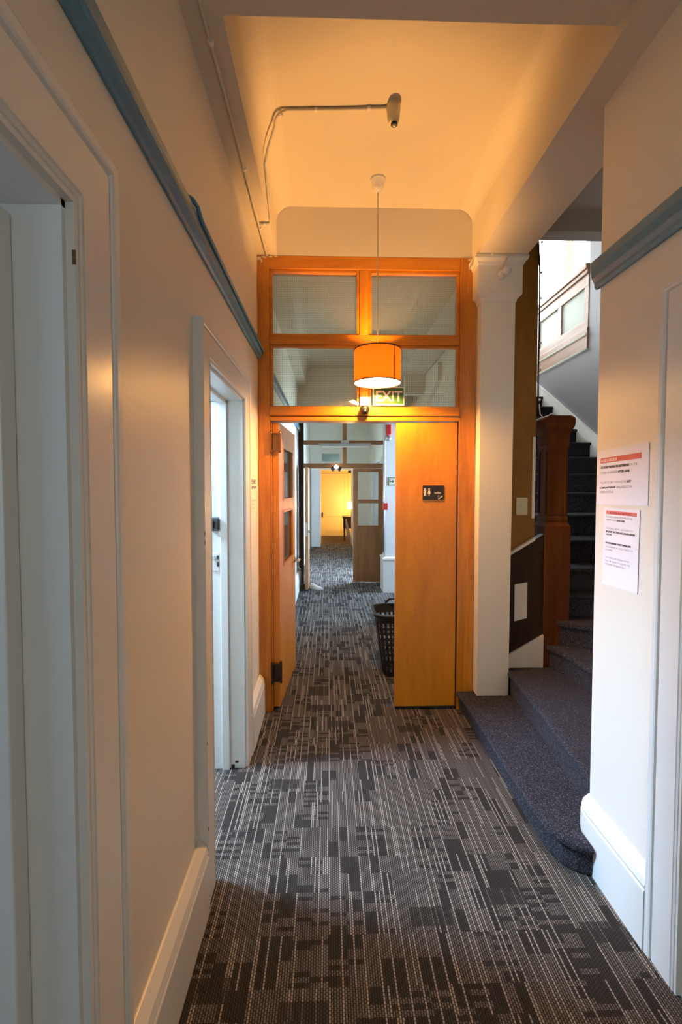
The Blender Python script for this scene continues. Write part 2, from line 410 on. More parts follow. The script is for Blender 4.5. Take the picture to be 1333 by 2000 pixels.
# baseboards
def base_profile(x, s):
    return [(x, 0), (x + s * .038, 0), (x + s * .038, .205), (x + s * .033, .212), (x + s * .036, .222), (x + s * .030, .245), (x + s * .008, .272), (x, .274)]
def baseboard(x, s, y0, y1): return MB().poly_prism([(a, y0, z) for a, z in base_profile(x, s)], (0, y1 - y0, 0))
b = baseboard(LW, 1, .985, 1.605)
struct('baseboard_left', b, WHITE, 'tall white baseboard between the two left doorways', 'baseboard', 0.003)
struct('baseboard_left_far', baseboard(LW, 1, 2.61, 3.07), WHITE, 'short white baseboard between the second left doorway and timber screen', 'baseboard', 0.003)
struct('baseboard_left_end', baseboard(LW, 1, 3.22, 7.2), WHITE, 'white baseboard of the corridor beyond the timber screen', 'baseboard', 0.003)
b = baseboard(RW, -1, 1.42, 1.775)
# rounded return round the wall end
prof = base_profile(0, -1)
loops = []
for a in [0, 25, 50, 75, 90]:
    c, s_ = math.cos(math.radians(a)), math.sin(math.radians(a))
    loops.append([(RW + 0.006 + (dx - 0.006) * c, 1.775 + 0.02 + (-(dx) + 0.01) * s_ - 0.02 * (1 - s_) + 0.0, z) for dx, z in prof])
b.ring(loops)
struct('baseboard_right', b, WHITE, 'white baseboard rounding the right wall corner at the first step', 'baseboard', 0.002)

# ------------------------------------------------------------------ doorways with moulded casings
def casing(x, s, y0, y1, zt, w, t=0.035):
    prof = [(0, 0), (0, .78), (.05, .82), (.07, .62), (.09, .80), (.13, .86), (.155, .68), (.18, .84), (.77, .84), (.785, .68), (.81, .68), (.83, .90), (.87, .97), (.97, 1.0), (1.0, .95), (1.0, 0)]
    loops = []
    for k in range(4):
        lp = []
        for u, v in prof:
            u *= w; v *= t
            lp.append((x + s * v, (y1 + u) if k < 2 else (y0 - u), 0.0 if k in (0, 3) else zt + u))
        loops.append(lp)
    return MB().ring(loops)

def doorway(name, label, x, s, xi, y0, y1, zt, w, lining=0.03):
    t = thing(name, label, 'doorway', (x, (y0 + y1) / 2, 0), kind='structure')
    obj('casing', casing(x, s, y0, y1, zt, w), WHITE, t)
    mb = MB(); a, c = min(x + s * .012, xi), max(x + s * .012, xi)
    mb.box(a, c, y0 - .001, y0 + lining * .4, 0, zt); mb.box(a, c, y1 - lining * .4, y1 + .001, 0, zt)
    mb.box(a, c, y0, y1, zt - lining * .4, zt + .001)
    obj('jamb_lining', mb, WHITE, t)
    return t
d1 = doorway('door_1', 'nearest white doorway on the left, its moulded casing close to the viewer', LW, 1, LWI, *D1, 0.165)
d2 = doorway('door_2', 'white doorway on the left with daylight pouring out, beside the timber screen', LW, 1, LWI, *D2, 0.128)
d4 = doorway('door_4', 'white moulded doorway at the right edge, next to the notices', RW, -1, 1.25, *DR, 0.135)
# stop beads, strike plates, latch keeper, closed leaf on the right
mb = MB(); mb.box(-0.585, -0.545, D2[1] - .030, D2[1] - .011, 0, D2[2]); mb.box(-0.585, -0.545, D2[0] + .011, D2[0] + .030, 0, D2[2]); mb.box(-0.585, -0.545, D2[0], D2[1], D2[2] - .03, D2[2] - .011)
obj('door_stop', mb, WHITE, d2, 0.003)
k = obj('rim_lock_keeper', MB().box(-0.640, -0.592, 2.425, 2.459, 1.322, 1.392).box(-0.648, -0.612, 2.405, 2.428, 1.337, 1.374), BLACKP, d2, 0.003)
setp(k, 'black rim lock keeper screwed to the white jamb')
sp_ = obj('strike_plate', MB().box(-0.632, -0.594, 2.4525, 2.4595, 1.10, 1.20), WPLAST, d2, 0.002)
obj('strike_hole', MB().box(-0.606, -0.594, 2.449, 2.453, 1.165, 1.185).box(-0.606, -0.594, 2.449, 2.453, 1.125, 1.15), BLACKP, sp_)
obj('latch_tongue', MB().cyl((-0.622, 2.44, 1.172), (-0.622, 2.455, 1.172), .010).box(-0.622, -0.606, 2.445, 2.452, 1.168, 1.178), STEEL, sp_)
mb = MB()
for (yy, zz, h) in ((D2[1] - .0125, .0, .022), (D2[1] - .0125, .03, .012), (D2[1] - .0125, .004, .018)):
    x0 = -0.50 - random.random() * .12; mb.box(x0, x0 + .018, yy - .0006, yy, zz, zz + h)
obj('paint_chip', mb, BRONZE, d2)
obj('door_leaf', MB().box(1.19, 1.23, DR[0] + .013, DR[1] - .013, .008, DR[2] - .014), WHITE, d4, 0.003)
l1 = obj('door_leaf', MB().box(-1.34, -0.548, .758, .797, .01, 2.03), WHITE, d1, 0.003)

chip = plain('bare_timber_chip', (.16, .09, .05), .8)
for y, z in ((.8085, 1.965), (.8085, 1.952)): obj('paint_chip', MB().box(-.452, -.4465, y, y + .003, z, z + .012), chip, d1)
for y, z in ((1.6085, 1.385), (1.6085, 1.352), (1.6088, .62), (1.6088, .30)): obj('paint_chip', MB().box(-.452, -.440, y - .0012, y + .001, z, z + .014), chip, d2)

# rooms behind the two left doorways (only slivers are seen; their windows light the corridor)
mb = MB()
struct('wall_room_outer', wall_run(-2.2, -2.06, -1.4, 4.4, 3.9, [(-0.9, 0.3, .8, 2.3), (1.95, 2.50, 2.20, 3.60)]), WHITE, 'white outer wall of the side rooms with two windows', 'wall')
struct('wall_room_divider', MB().box(-2.06, LWI, 1.20, 1.32, 0, 3.9).box(-2.06, LWI, -1.4, -1.28, 0, 3.9).box(-2.06, LWI, 4.28, 4.4, 0, 3.9), WHITE, 'white partition walls between the side rooms behind the left doorways', 'wall')
struct('ceiling_rooms', MB().box(-2.2, LWI, -1.4, 4.4, 3.8, 3.9), WHITE, 'white ceiling of the side rooms behind the left doorways', 'ceiling')
def window_x(name, label, x, s, y0, y1, z0, z1, m, bars=1):
    t = thing(name, label, 'window', (x, (y0 + y1) / 2, z0), kind='structure')
    f = MB(); w = .045
    f.box(x - .03, x + .03, y0, y0 + w, z0, z1); f.box(x - .03, x + .03, y1 - w, y1, z0, z1)
    f.box(x - .03, x + .03, y0, y1, z0, z0 + w); f.box(x - .03, x + .03, y0, y1, z1 - w, z1)
    for i in range(bars):
        yc = y0 + (y1 - y0) * (i + 1) / (bars + 1); f.box(x - .028, x + .028, yc - .02, yc + .02, z0, z1)
    obj('window_frame', f, WHITE, t, 0.003)
    obj('pane', MB().box(x - s * .008, x - s * .004, y0 + .02, y1 - .02, z0 + .02, z1 - .02), m, t)
    return t
window_x('window_1', 'daylit window in the room behind the nearest left doorway', -2.13, 1, -0.9, 0.3, .8, 2.3, WIN_NEAR)
window_x('window_2', 'bright window in the room behind the second left doorway', -2.13, 1, 1.95, 2.50, 2.20, 3.60, WIN_MID, 0)

# ------------------------------------------------------------------ orange timber door screen (door_3)
FY = 3.08
scr = thing('door_3', 'orange varnished timber screen with wired glass transoms and two door leaves', 'door screen', (0.27, FY, 0), kind='structure')
obj('stile', MB().box(-.474, -.395, FY, FY + .12, 0, 3.099).box(-.395, -.383, FY + .02, FY + .12, 0, 2.0), TIMBER_Z, scr, 0.003)
obj('stile', MB().box(.895, 1.004, FY, FY + .12, 0, 3.099).box(.884, .895, FY + .055, FY + .12, 0, 2.0), TIMBER_Z, scr, 0.003)
obj('top_rail', MB().box(-.395, .895, FY + .004, FY + .116, 3.015, 3.099), TIMBER_X, scr, 0.003)
obj('transom_rail', MB().box(-.395, .895, FY + .008, FY + .112, 2.518, 2.583), TIMBER_X, scr, 0.003)
obj('head_rail', MB().box(-.395, .895, FY - .012, FY + .115, 2.036, 2.098).box(-.395, .895, FY - .002, FY + .115, 2.003, 2.032), TIMBER_X, scr, 0.004)
obj('mullion', MB().box(.212, .274, FY + .006, FY + .114, 2.583, 3.015).box(.212, .274, FY + .006, FY + .114, 2.098, 2.518), TIMBER_Z, scr, 0.003)
# glazing beads + panes
for (x0, x1) in ((-.395, .212), (.274, .895)):
    for (z0, z1) in ((2.098, 2.518), (2.583, 3.015)):
        bd = MB(); q = .020
        bd.box(x0, x0 + q, FY + .018, FY + .05, z0, z1); bd.box(x1 - q, x1, FY + .018, FY + .05, z0, z1)
        bd.box(x0 + q, x1 - q, FY + .018, FY + .05, z1 - q, z1); bd.box(x0 + q, x1 - q, FY + .018, FY + .05, z0, z0 + q * .4)
        g = obj('glazing_bead', bd, TIMBER_X, scr, 0.003)
        obj('wired_glass_pane', MB().box(x0 + .005, x1 - .005, FY + .052, FY + .058, z0 + .003, z1 - .003), GLASS_W, g)

# open left-hand leaf, hinged at the left stile
def leaf_local(u, v, w):
    """u along leaf width, v through thickness, w height"""
    return LEAF_O + LEAF_U * u + LEAF_V * v + Vector((0, 0, w))
ang = math.atan2(.75, .052)
LEAF_U = Vector((math.cos(ang), math.sin(ang), 0)); LEAF_V = Vector((-math.sin(ang), math.cos(ang), 0))
LEAF_O = Vector((-.337, 3.105, 0)); LT = .044
def lbox(mb, u0, u1, v0, v1, w0, w1):
    p = [leaf_local(u0, v0, w0), leaf_local(u1, v0, w0), leaf_local(u1, v1, w0), leaf_local(u0, v1, w0)]
    return mb.poly_prism(p, (0, 0, w1 - w0))
mb = MB()
lbox(mb, 0, .15, 0, LT, .025, 1.995); lbox(mb, .62, .755, 0, LT, .025, 1.995)
lbox(mb, .15, .62, 0, LT, 1.845, 1.995); lbox(mb, .15, .62, 0, LT, .025, .985); lbox(mb, .15, .62, 0, LT, 1.385, 1.455)
leafL = obj('door_leaf', mb, PLY, scr, 0.002, origin=LEAF_O)
setp(leafL, 'open glazed timber door leaf')
for (w0, w1) in ((.985, 1.385), (1.455, 1.845)):
    obj('pane', lbox(MB(), .148, .622, LT * .42, LT * .58, w0 - .002, w1 + .002), GLASS_C, leafL)
mb = MB()
for (w0, w1) in ((.985, 1.385), (1.455, 1.845)):
    for (v0, v1) in ((-.004, .010), (LT - .010, LT + .004)):
        lbox(mb, .150, .164, v0, v1, w0, w1); lbox(mb, .606, .620, v0, v1, w0, w1); lbox(mb, .164, .606, v0, v1, w0, w0 + .014); lbox(mb, .164, .606, v0, v1, w1 - .014, w1)
obj('glazing_bead', mb, TIMBER_Z, leafL)
mb = MB()
for v, sg in ((0, -1), (LT, 1)):
    a = leaf_local(.69, v, .945); n = LEAF_V * sg
    mb.cyl(a, a + n * .012, .024); mb.cyl(a + n * .01, a + n * .05, .009); mb.cyl(a + n * .045, a + n * .045 - LEAF_U * .10, .009)
obj('door_handle', mb, STEEL, leafL, smooth=True)
# closed right-hand leaf
leafR = obj('door_leaf', MB().box(.463, .884, FY + .012, FY + .055, .014, 1.998), PLY, scr, 0.002)
setp(leafR, 'closed flush plywood door leaf with toilet sign')
obj('weather_strip', MB().box(.463, .884, FY + .010, FY + .014, .012, .024), BLACKP, leafR)
# spring hinges
def spring_hinge(zc, h, m, lab):
    mb = MB()
    mb.box(-.392, -.386, FY - .004, FY + .040, zc - h / 2, zc + h / 2)
    mb.box(-.383, -.335, 3.093, 3.1015, zc - h / 2 + .008, zc + h / 2 - .008)
    for (x, y) in ((-.388, 3.072), (-.330, 3.092)):
        mb.lathe([(.004, -h / 2 - .012), (.0095, -h / 2 - .004), (.0085, -h / 2 + .01), (.0085, h / 2 - .01), (.0095, h / 2 + .004), (.004, h / 2 + .012)], (x, y, zc), n=14)
    mb.box(-.388, -.330, 3.078, 3.0905, zc + h / 2 - .012, zc + h / 2 - .004); mb.box(-.388, -.330, 3.078, 3.0905, zc - h / 2 + .004, zc - h / 2 + .012)
    o = obj('spring_hinge', mb, m, leafL, smooth=True); setp(o, lab)
spring_hinge(1.862, .125, BRASS, 'brass double spring hinge')
spring_hinge(.275, .135, BRONZE, 'dark bronze floor spring hinge')
# crumbled plaster left on the frame corners
mb = MB()
for (x, z, w_, h_) in ((-.462, 3.075, .05, .03), (-.425, 3.085, .045, .02), (-.385, 3.088, .03, .014), (-.35, 3.092, .03, .01), (-.445, 3.062, .02, .03), (.955, 3.085, .03, .02), (.985, 3.06, .025, .04)):
    n = 7; pts = []
    for i in range(n):
        a = 2 * math.pi * i / n; r = .6 + .4 * random.random()
        pts.append((x + w_ / 2 * math.cos(a) * r, FY + .001, z + h_ / 2 * math.sin(a) * r))
    mb.poly_prism(pts, (0, -.005, 0))
pl = obj('plaster_smear', mb, CEIL, scr); setp(pl, 'ragged white plaster left on the timber')

# ------------------------------------------------------------------ square column beside the screen
col_ = MB()
cx0, cx1, cy0, cy1 = 1.008, 1.226, 3.000, 3.10
shaft = [(0.136, cx0, cx1, cy0, cy1), (2.78, cx0 + .002, cx1 + .012, cy0, cy1)]
col_.frame_stack(shaft)
cap = [(2.775, .004), (2.785, .006), (2.80, .010), (2.815, .030), (2.822, .032), (3.000, .032), (3.004, .037), (3.018, .042), (3.030, .056), (3.036, .060), (3.0545, .062)]
col_.frame_stack([(z, cx0 - d, cx1 + .012 + d, cy0 - d, cy1) for z, d in cap])
struct('column_1', col_, CREAM, 'square cream painted column with moulded capital standing on the first step', 'column', 0.002)

# ------------------------------------------------------------------ stairs
st = thing('staircase', 'carpeted winding staircase rising behind the square column', 'staircase', (1.6, 2.4, 0))
def winder(pts, z, h, m, nose=.022, front=None, r=.014):
    """pts: tread outline; the first `front` points form the nosing line"""
    mb = MB(); c = Vector((sum(p[0] for p in pts) / len(pts), sum(p[1] for p in pts) / len(pts)))
    mb.poly_prism([(x, y, z - .034) for x, y in pts], (0, 0, .034))
    ins = []
    for i, (x, y) in enumerate(pts):
        if i < front:
            a = Vector(pts[max(i - 1, 0)]); b_ = Vector(pts[min(i + 1, front - 1)]); t = (b_ - a).normalized(); n = Vector((-t.y, t.x))
            if n.dot(c - Vector((x, y))) < 0: n = -n
            ins.append((x + n.x * nose, y + n.y * nose, z - h))
        else: ins.append((x, y, z - h))
    mb.poly_prism(ins, (0, 0, h - .030))
    return obj('step', mb, m, st, r, 3)
winder([(.888, 3.078), (.900, 2.90), (.904, 2.5), (.903, 2.0), (.905, 1.90), (.915, 1.82), (.940, 1.755), (.985, 1.71), (1.048, 1.682), (1.052, 1.80), (1.082, 1.812), (1.30, 1.806), (1.30, 3.055), (1.004, 3.078)], .135, .135, SCARPET, front=9)
winder([(1.226, 3.058), (1.219, 2.99), (1.195, 2.573), (1.156, 2.146), (1.130, 1.87), (1.120, 1.806), (1.80, 1.806), (1.75, 3.06)], .300, .170, SCARPET, front=6)
winder([(1.508, 3.058), (1.512, 3.03), (1.550, 2.915), (1.574, 2.62), (1.60, 2.2), (1.65, 1.806), (2.50, 1.806), (1.70, 3.06)], .460, .165, SCARPET, front=6)
winder([(1.575, 3.058), (1.585, 3.035), (1.749, 2.917), (2.25, 2.48), (2.818, 1.99), (2.818, 2.85), (1.74, 3.16)], .630, .175, SCARPET, front=5)
winder([(1.640, 3.135), (1.667, 3.118), (1.856, 3.088), (2.818, 2.87), (2.818, 3.25), (1.668, 3.25)], .800, .175, SCARPET, front=4)
winder([(1.668, 3.186), (2.30, 3.184), (2.818, 3.182), (2.818, 3.45), (1.668, 3.45)], .970, .175, SCARPET, front=3)
for n in range(7, 18):
    y = 3.40 + .28 * (n - 7); z = 1.151 + .1765 * (n - 7); zb = z - .1765 - .02; y2 = y + .31
    if n == 17: y2 = 8.1
    pr = [(y + .024, zb), (y + .024, z - .034), (y + .008, z - .034)]
    for i in range(7):
        a = math.radians(-90 - 30 * i) if i else math.radians(-90)
        pr.append((y + .017 + .017 * math.cos(math.radians(270 - 30 * i)), z - .017 + .017 * math.sin(math.radians(270 - 30 * i))))
    pr += [(y2, z), (y2, zb)]
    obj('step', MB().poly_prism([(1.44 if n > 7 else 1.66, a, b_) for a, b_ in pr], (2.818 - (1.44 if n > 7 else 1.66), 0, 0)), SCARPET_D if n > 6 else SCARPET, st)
# wall skirting that follows the flight
top = lambda y: 2.11 + (y - 4.76) * .612
sk = [(2.8195, y, top(y) - d) for y, d in ((3.2, .62), (6.22, .62))] + [(2.8195, 6.22, top(6.22)), (2.8195, 3.2, top(3.2))]
o = obj('skirting_board', MB().poly_prism(sk, (.0195, 0, 0)).poly_prism([(2.812, 3.2, top(3.2)), (2.812, 6.22, top(6.22)), (2.812, 6.22, top(6.22) + .014), (2.812, 3.2, top(3.2) + .014)], (.027, 0, 0)), WHITE, st)
setp(o, 'cream sloping skirting board against the grey wall')
# newel post
nw = MB()
def sq(z, d, cx=1.578, cy=3.142): return (z, cx - d, cx + d, cy - d, cy + d)
nw.frame_stack([sq(.30, .090), sq(1.285, .090), sq(1.31, .074), sq(1.325, .074)])
nw.frame_stack([sq(1.32, .076), sq(1.345, .076), sq(1.352, .072), sq(1.83, .072), sq(1.84, .078), sq(1.92, .078), sq(1.93, .082)])
newel = obj('newel_post', nw, REDWOOD, st, 0.004)
# fielded panels on the upper shaft
mb = MB()
for s_ in (-1, 1):
    mb.box(1.578 + s_ * .052 - .003, 1.578 + s_ * .052 + .003, 3.066, 3.071, 1.37, 1.80)
    mb.box(1.501, 1.507, 3.142 + s_ * .052 - .003, 3.142 + s_ * .052 + .003, 1.37, 1.80)
mb.box(1.526, 1.630, 3.066, 3.071, 1.797, 1.803); mb.box(1.526, 1.630, 3.066, 3.071, 1.367, 1.373)
obj('panel_bead', mb, REDWOOD, newel, 0.001)
obj('newel_cap', MB().frame_stack([sq(1.92, .080), sq(1.94, .084), sq(1.965, .098), sq(1.985, .102), sq(2.022, .102), sq(2.034, .096), sq(2.046, .080)]), REDWOOD, newel, 0.002)
# string panelling between column and newel
pn = MB(); sl = .60
def rk(x, z): return z + (x - 1.267) * sl
P0, P1 = 1.228, 1.487
pan = obj('string_panel', MB().poly_prism([(P0, 3.075, .305), (P1, 3.075, .305), (P1, 3.075, rk(P1, 1.10)), (P0, 3.075, rk(P0, 1.10))], (0, .05, 0)), DARKWOOD, st)
for zl, zh in ((.985, 1.10), (.40, .46)):
    obj('panel_moulding', MB().poly_prism([(P0, 3.064, rk(P0, zl)), (P1, 3.064, rk(P1, zl)), (P1, 3.064, rk(P1, zh)), (P0, 3.064, rk(P0, zh))], (0, .012, 0)), DARKWOOD, pan, .002)
o = obj('pale_panel', MB().poly_prism([(1.290, 3.068, rk(1.290, .610)), (1.377, 3.068, rk(1.377, .580)), (1.377, 3.068, rk(1.377, .83)), (1.290, 3.068, rk(1.290, .868))], (0, .008, 0)), CREAM, pan); setp(o, 'pale inset panel in the dark panelling')
o = obj('chair_rail', MB().poly_prism([(P0, 3.045, rk(P0, 1.098)), (1.418, 3.045, rk(1.418, 1.098)), (1.418, 3.045, rk(1.418, 1.122)), (P0, 3.045, rk(P0, 1.122))], (0, .035, 0)), CREAM, st, .004); setp(o, 'pale sloping rail')
o = obj('skirting_board', MB().poly_prism([(P0, 3.052, .302), (P1 + .003, 3.052, .302), (P1 + .003, 3.052, rk(P1, .385)), (P0, 3.052, rk(P0, .392))], (0, .022, 0)).poly_prism([(P0, 3.046, rk(P0, .388)), (P1, 3.046, rk(P1, .380)), (P1, 3.046, rk(P1, .402)), (P0, 3.046, rk(P0, .410))], (0, .028, 0)), CREAM, st, .002); setp(o, 'short cream skirting beside the newel')

# stairwell shell
struct('wall_stair_brown', MB().box(1.226, 1.425, 3.08, 3.20, 0, 3.42), BROWNWALL, 'narrow brown timber lined wall between the square column and newel post', 'wall')
b = wall_run(1.30, 1.42, 3.20, 8.3, 3.42, [(3.45, 4.85, .95, 1.95), (5.55, 6.90, 0, 2.35)]); b.box(1.30, 1.42, 3.08, 8.3, 3.42, 6.5)
struct('wall_stair_left', b, CREAM, 'wall between the staircase and the corridor beyond the screen', 'wall')
b = MB().box(2.84, 2.96, 1.70, 4.93, 0, 6.5); b.box(2.84, 2.96, 4.93, 8.2, 0, 3.045)
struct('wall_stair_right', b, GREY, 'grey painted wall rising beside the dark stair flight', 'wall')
struct('wall_stair_near', MB().box(1.25, 2.84, 1.70, 1.805, 0, 3.6), CREAM, 'wall closing the foot of the staircase', 'wall')
struct('ceiling_stair', MB().box(1.285, 2.84, 1.70, 3.10, CZ, CZ + .1), plain('shaded_lobby_ceiling_paint', (.52, .47, .41), .6), 'shaded cream ceiling above the foot of the staircase', 'ceiling')  # shade of the stair lobby is mixed into this cream
struct('beam_stair', MB().box(1.425, 2.84, 3.08, 3.20, 3.285, 3.60), plain('shaded_lobby_header_paint', (.45, .40, .34), .6), 'shaded cream header beam across the stair opening', 'beam')  # header cream darkened, its shade is in the colour
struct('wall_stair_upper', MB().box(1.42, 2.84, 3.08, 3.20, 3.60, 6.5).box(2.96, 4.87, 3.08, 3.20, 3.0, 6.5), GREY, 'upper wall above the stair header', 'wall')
struct('floor_landing', MB().box(2.96, 4.87, 3.20, 8.2, 2.93, 3.045), GREY, 'floor of the upper landing behind the balustrade', 'floor')
struct('wall_landing_right', MB().box(4.75, 4.87, 3.20, 8.3, 3.045, 6.5), plain('pale_landing_paint', (0.60, 0.63, 0.68), 0.5), 'pale wall of the upper landing', 'wall')
WX0, WX1, WZ0, WZ1 = 1.60, 4.70, 4.05, 6.25
b = MB().box(1.42, WX0, 8.2, 8.3, 0, 6.5).box(WX1, 4.87, 8.2, 8.3, 3.0, 6.5).box(WX0, WX1, 8.2, 8.3, 0, WZ0).box(WX0, WX1, 8.2, 8.3, WZ1, 6.5)
struct('wall_stair_far', b, plain('pale_landing_far_paint', (0.66, 0.66, 0.66), 0.5), 'far wall of the stairwell around the big landing window', 'wall')
struct('ceiling_landing', MB().box(1.30, 4.87, 3.08, 8.3, 6.5, 6.6), WHITE, 'ceiling high above the stairwell', 'ceiling')
wt = thing('window_3', 'big overexposed landing window above the panelled balustrade', 'window', ((WX0 + WX1) / 2, 8.25, WZ0), kind='structure')
f = MB(); w_ = .06
for x in (WX0, 2.62, 4.32, WX1 - w_): f.box(x, x + w_, 8.20, 8.27, WZ0, WZ1)
f.box(WX0, WX1, 8.205, 8.265, WZ0, WZ0 + w_); f.box(WX0, WX1, 8.205, 8.265, WZ1 - w_, WZ1)
obj('window_frame', f, WHITE, wt, .004)
obj('pane', MB().box(WX0 + .02, WX1 - .02, 8.272, 8.28, WZ0 + .02, WZ1 - .02), WIN_STAIR, wt)
cur = MB(); nn = 14
for i in range(nn):
    x0 = 4.20 + i * .011
    cur.box(x0, x0 + .009, 8.12 + .018 * math.sin(i * 1.9), 8.13 + .018 * math.sin(i * 1.9), WZ0 - .1, WZ1 + .1)
CURT = plain('pale_yellow_curtain', (0.80, 0.66, 0.34), 0.8)
o = setp(obj('curtain', cur.cyl((4.10, 8.13, WZ1 + .1), (4.60, 8.13, WZ1 + .1), .012).box(4.15, 4.17, 8.12, 8.20, WZ1 + .08, WZ1 + .12).box(4.55, 4.57, 8.12, 8.20, WZ1 + .08, WZ1 + .12), CURT), 'thin pale yellow curtain gathered beside the landing window mullion', 'curtain')
# panelled balustrade on the landing edge
ba = thing('balustrade', 'brown timber landing balustrade with two milky panels, high behind the stairs', 'balustrade', (2.90, 5.5, 3.05))
B0, B1, Z0, Z1 = 4.935, 6.42, 3.07, 3.99
obj('bottom_board', MB().box(2.825, 2.90, B0, B1, Z0, 3.30), GALWOOD, ba, .004)
obj('moulding', MB().box(2.812, 2.83, B0, B1, 3.215, 3.235).box(2.8215, 2.83, B0, B1, Z0 - .012, Z0 + .010), FROST, ba, .003)
obj('lower_rail', MB().box(2.832, 2.895, B0, B1, 3.30, 3.395), GALWOOD, ba, .004)
obj('upper_rail', MB().box(2.832, 2.895, B0, B1, 3.75, 3.90), GALWOOD, ba, .004)
obj('handrail', MB().box(2.80, 2.92, B0, B1, 3.93, 3.985).box(2.815, 2.905, B0, B1, 3.88, 3.93), GALWOOD, ba, .008)
for y in (B0, 5.52, 6.10): obj('post', MB().box(2.834, 2.893, y, y + .085, 3.395, 3.75), GALWOOD, ba, .003)
for y0, y1 in ((B0 + .085, 5.52), (5.605, 6.10)): obj('milky_panel', MB().box(2.852, 2.872, y0, y1, 3.395, 3.75), FROST, ba)

# ------------------------------------------------------------------ corridor beyond the screen
struct('wall_hall_right', wall_run(1.06, 1.20, 7.30, 12.0, 3.42, [(7.62, 8.45, .35, 2.1)]), CREAM, 'right wall of the far corridor behind the second screen', 'wall')
struct('wall_hall_return', MB().box(1.06, 1.42, 6.95, 7.30, 0, 3.42), CREAM, 'short return wall beside the far white column', 'wall')
window_x('window_4', 'window lighting the carpet behind the second screen', 1.13, -1, 7.62, 8.45, .35, 2.1, WIN_HALL)
window_x('added_window_6', 'added unseen window brightening the corridor just past the screen', 1.36, -1, 3.45, 4.85, .95, 1.95, WIN_ADDED)  # added out of view to brighten the corridor behind the transom glass
window_x('window_5', 'glazed lobby window below the landing, lighting the far carpet', 2.82, -1, 5.95, 6.90, 1.00, 2.35, WIN_UNDER)
b = MB().box(LW, -.205, 11.75, 12.42, 0, 3.42).box(.62, 1.06, 11.75, 12.42, 0, 3.42).box(-.205, .62, 11.75, 12.42, 1.995, 3.42)
struct('wall_hall_end', b, CREAM, 'cream wall at the end of the far corridor with an open doorway', 'wall')
b = MB().box(-.40, -.205, 11.71, 11.75, 0, 2.12).box(.62, .78, 11.71, 11.75, 0, 2.12).box(-.205, .62, 11.71, 11.75, 1.995, 2.12)
b.box(-.44, -.40, 11.66, 11.75, 0, 2.16)
struct('trim_4', b, WHITE, 'white casing round the doorway to the yellow room', 'door casing', .004)
b = MB().box(-1.6, 1.9, 14.12, 14.24, 0, 2.7).box(-1.7, -1.6, 12.3, 14.24, 0, 2.7).box(1.9, 2.0, 12.3, 14.24, 0, 2.7).box(-1.6, LW, 12.3, 12.42, 0, 2.7).box(1.06, 1.9, 12.3, 12.42, 0, 2.7)
struct('wall_yellow_room', b, plain('yellow_room_paint', (0.74, 0.62, 0.36), 0.5), 'warm yellow walls of the room at the corridor end', 'wall')
struct('ceiling_yellow_room', MB().box(-1.7, 2.0, 12.3, 14.24, 2.7, 2.8), CEIL, 'ceiling of the yellow room at the corridor end', 'ceiling')
struct('floor_yellow_room', MB().box(-1.7, 2.0, 12.3, 14.24, -.1, .004), RUG, 'brown carpet of the yellow room at the corridor end', 'floor')
d5 = thing('door_5', 'pale yellow panelled door in the lamplit room at the corridor end', 'door', (.16, 14.1, 0), kind='structure')
DX0, DX1 = -.235, .60
obj('leaf_frame', MB().box(DX0, DX0 + .10, 14.07, 14.115, .02, 1.96).box(DX1 - .10, DX1, 14.07, 14.115, .02, 1.96).box(DX0 + .10, DX1 - .10, 14.07, 14.115, 1.84, 1.96).box(DX0 + .10, DX1 - .10, 14.07, 14.115, .62, .80).box(DX0 + .10, DX1 - .10, 14.07, 14.115, .02, .24), YELLOWDOOR, d5, .004)
obj('leaf_panel', MB().box(DX0 + .09, DX1 - .09, 14.088, 14.105, .80, 1.84), YELLOWDOOR, d5)
obj('leaf_panel', MB().box(DX0 + .09, DX1 - .09, 14.088, 14.105, .24, .62), YELLOWDOOR, d5)
obj('door_knob', MB().box(DX0 + .025, DX0 + .065, 14.062, 14.07, .60, .76).lathe([(.008, 0), (.008, .03), (.024, .04), (.026, .055), (.012, .068)], (DX0 + .045, 14.062, .70), (0, -1, 0), 16), BRONZE, d5, smooth=True)
obj('casing', MB().box(DX1 + .004, DX1 + .10, 14.06, 14.12, 0, 2.07).box(DX0 - .10, DX0 - .004, 14.06, 14.12, 0, 2.07).box(DX0 - .1, DX1 + .1, 14.06, 14.12, 1.97, 2.07), YELLOWDOOR, d5, .004)

# second, brown screen
s2 = thing('door_6', 'brown timber screen with glazed transoms farther down the corridor', 'door screen', (.25, 7.25, 0), kind='structure')
SY = 7.25
obj('stile', MB().box(LW + .002, -.395, SY, SY + .1, 0, 2.80), DARKWOOD, s2, .003)
obj('stile', MB().box(.88, 1.058, SY, SY + .1, 0, 2.80), OAK_Z, s2, .003)
for z0, z1 in ((1.85, 1.925), (2.225, 2.29), (2.74, 2.80)): obj('rail', MB().box(-.395, .88, SY, SY + .1, z0, z1), OAK_X, s2, .003)
for z0, z1 in ((1.925, 2.225), (2.29, 2.74)):
    obj('mullion', MB().box(.228, .292, SY + .004, SY + .096, z0, z1), OAK_Z, s2, .003)
    for x0, x1 in ((-.395, .228), (.292, .88)): obj('pane', MB().box(x0, x1, SY + .045, SY + .051, z0, z1), GLASS_C, s2)
lf = obj('door_leaf', MB().box(.395, .475, SY + .02, SY + .065, .015, 1.845).box(.80, .88, SY + .02, SY + .065, .015, 1.845).box(.475, .80, SY + .02, SY + .065, 1.79, 1.845).box(.475, .80, SY + .02, SY + .065, 1.29, 1.35).box(.475, .80, SY + .02, SY + .065, .015, .93), OAK_Z, s2, .003)
setp(lf, 'closed half glazed leaf of the brown screen')
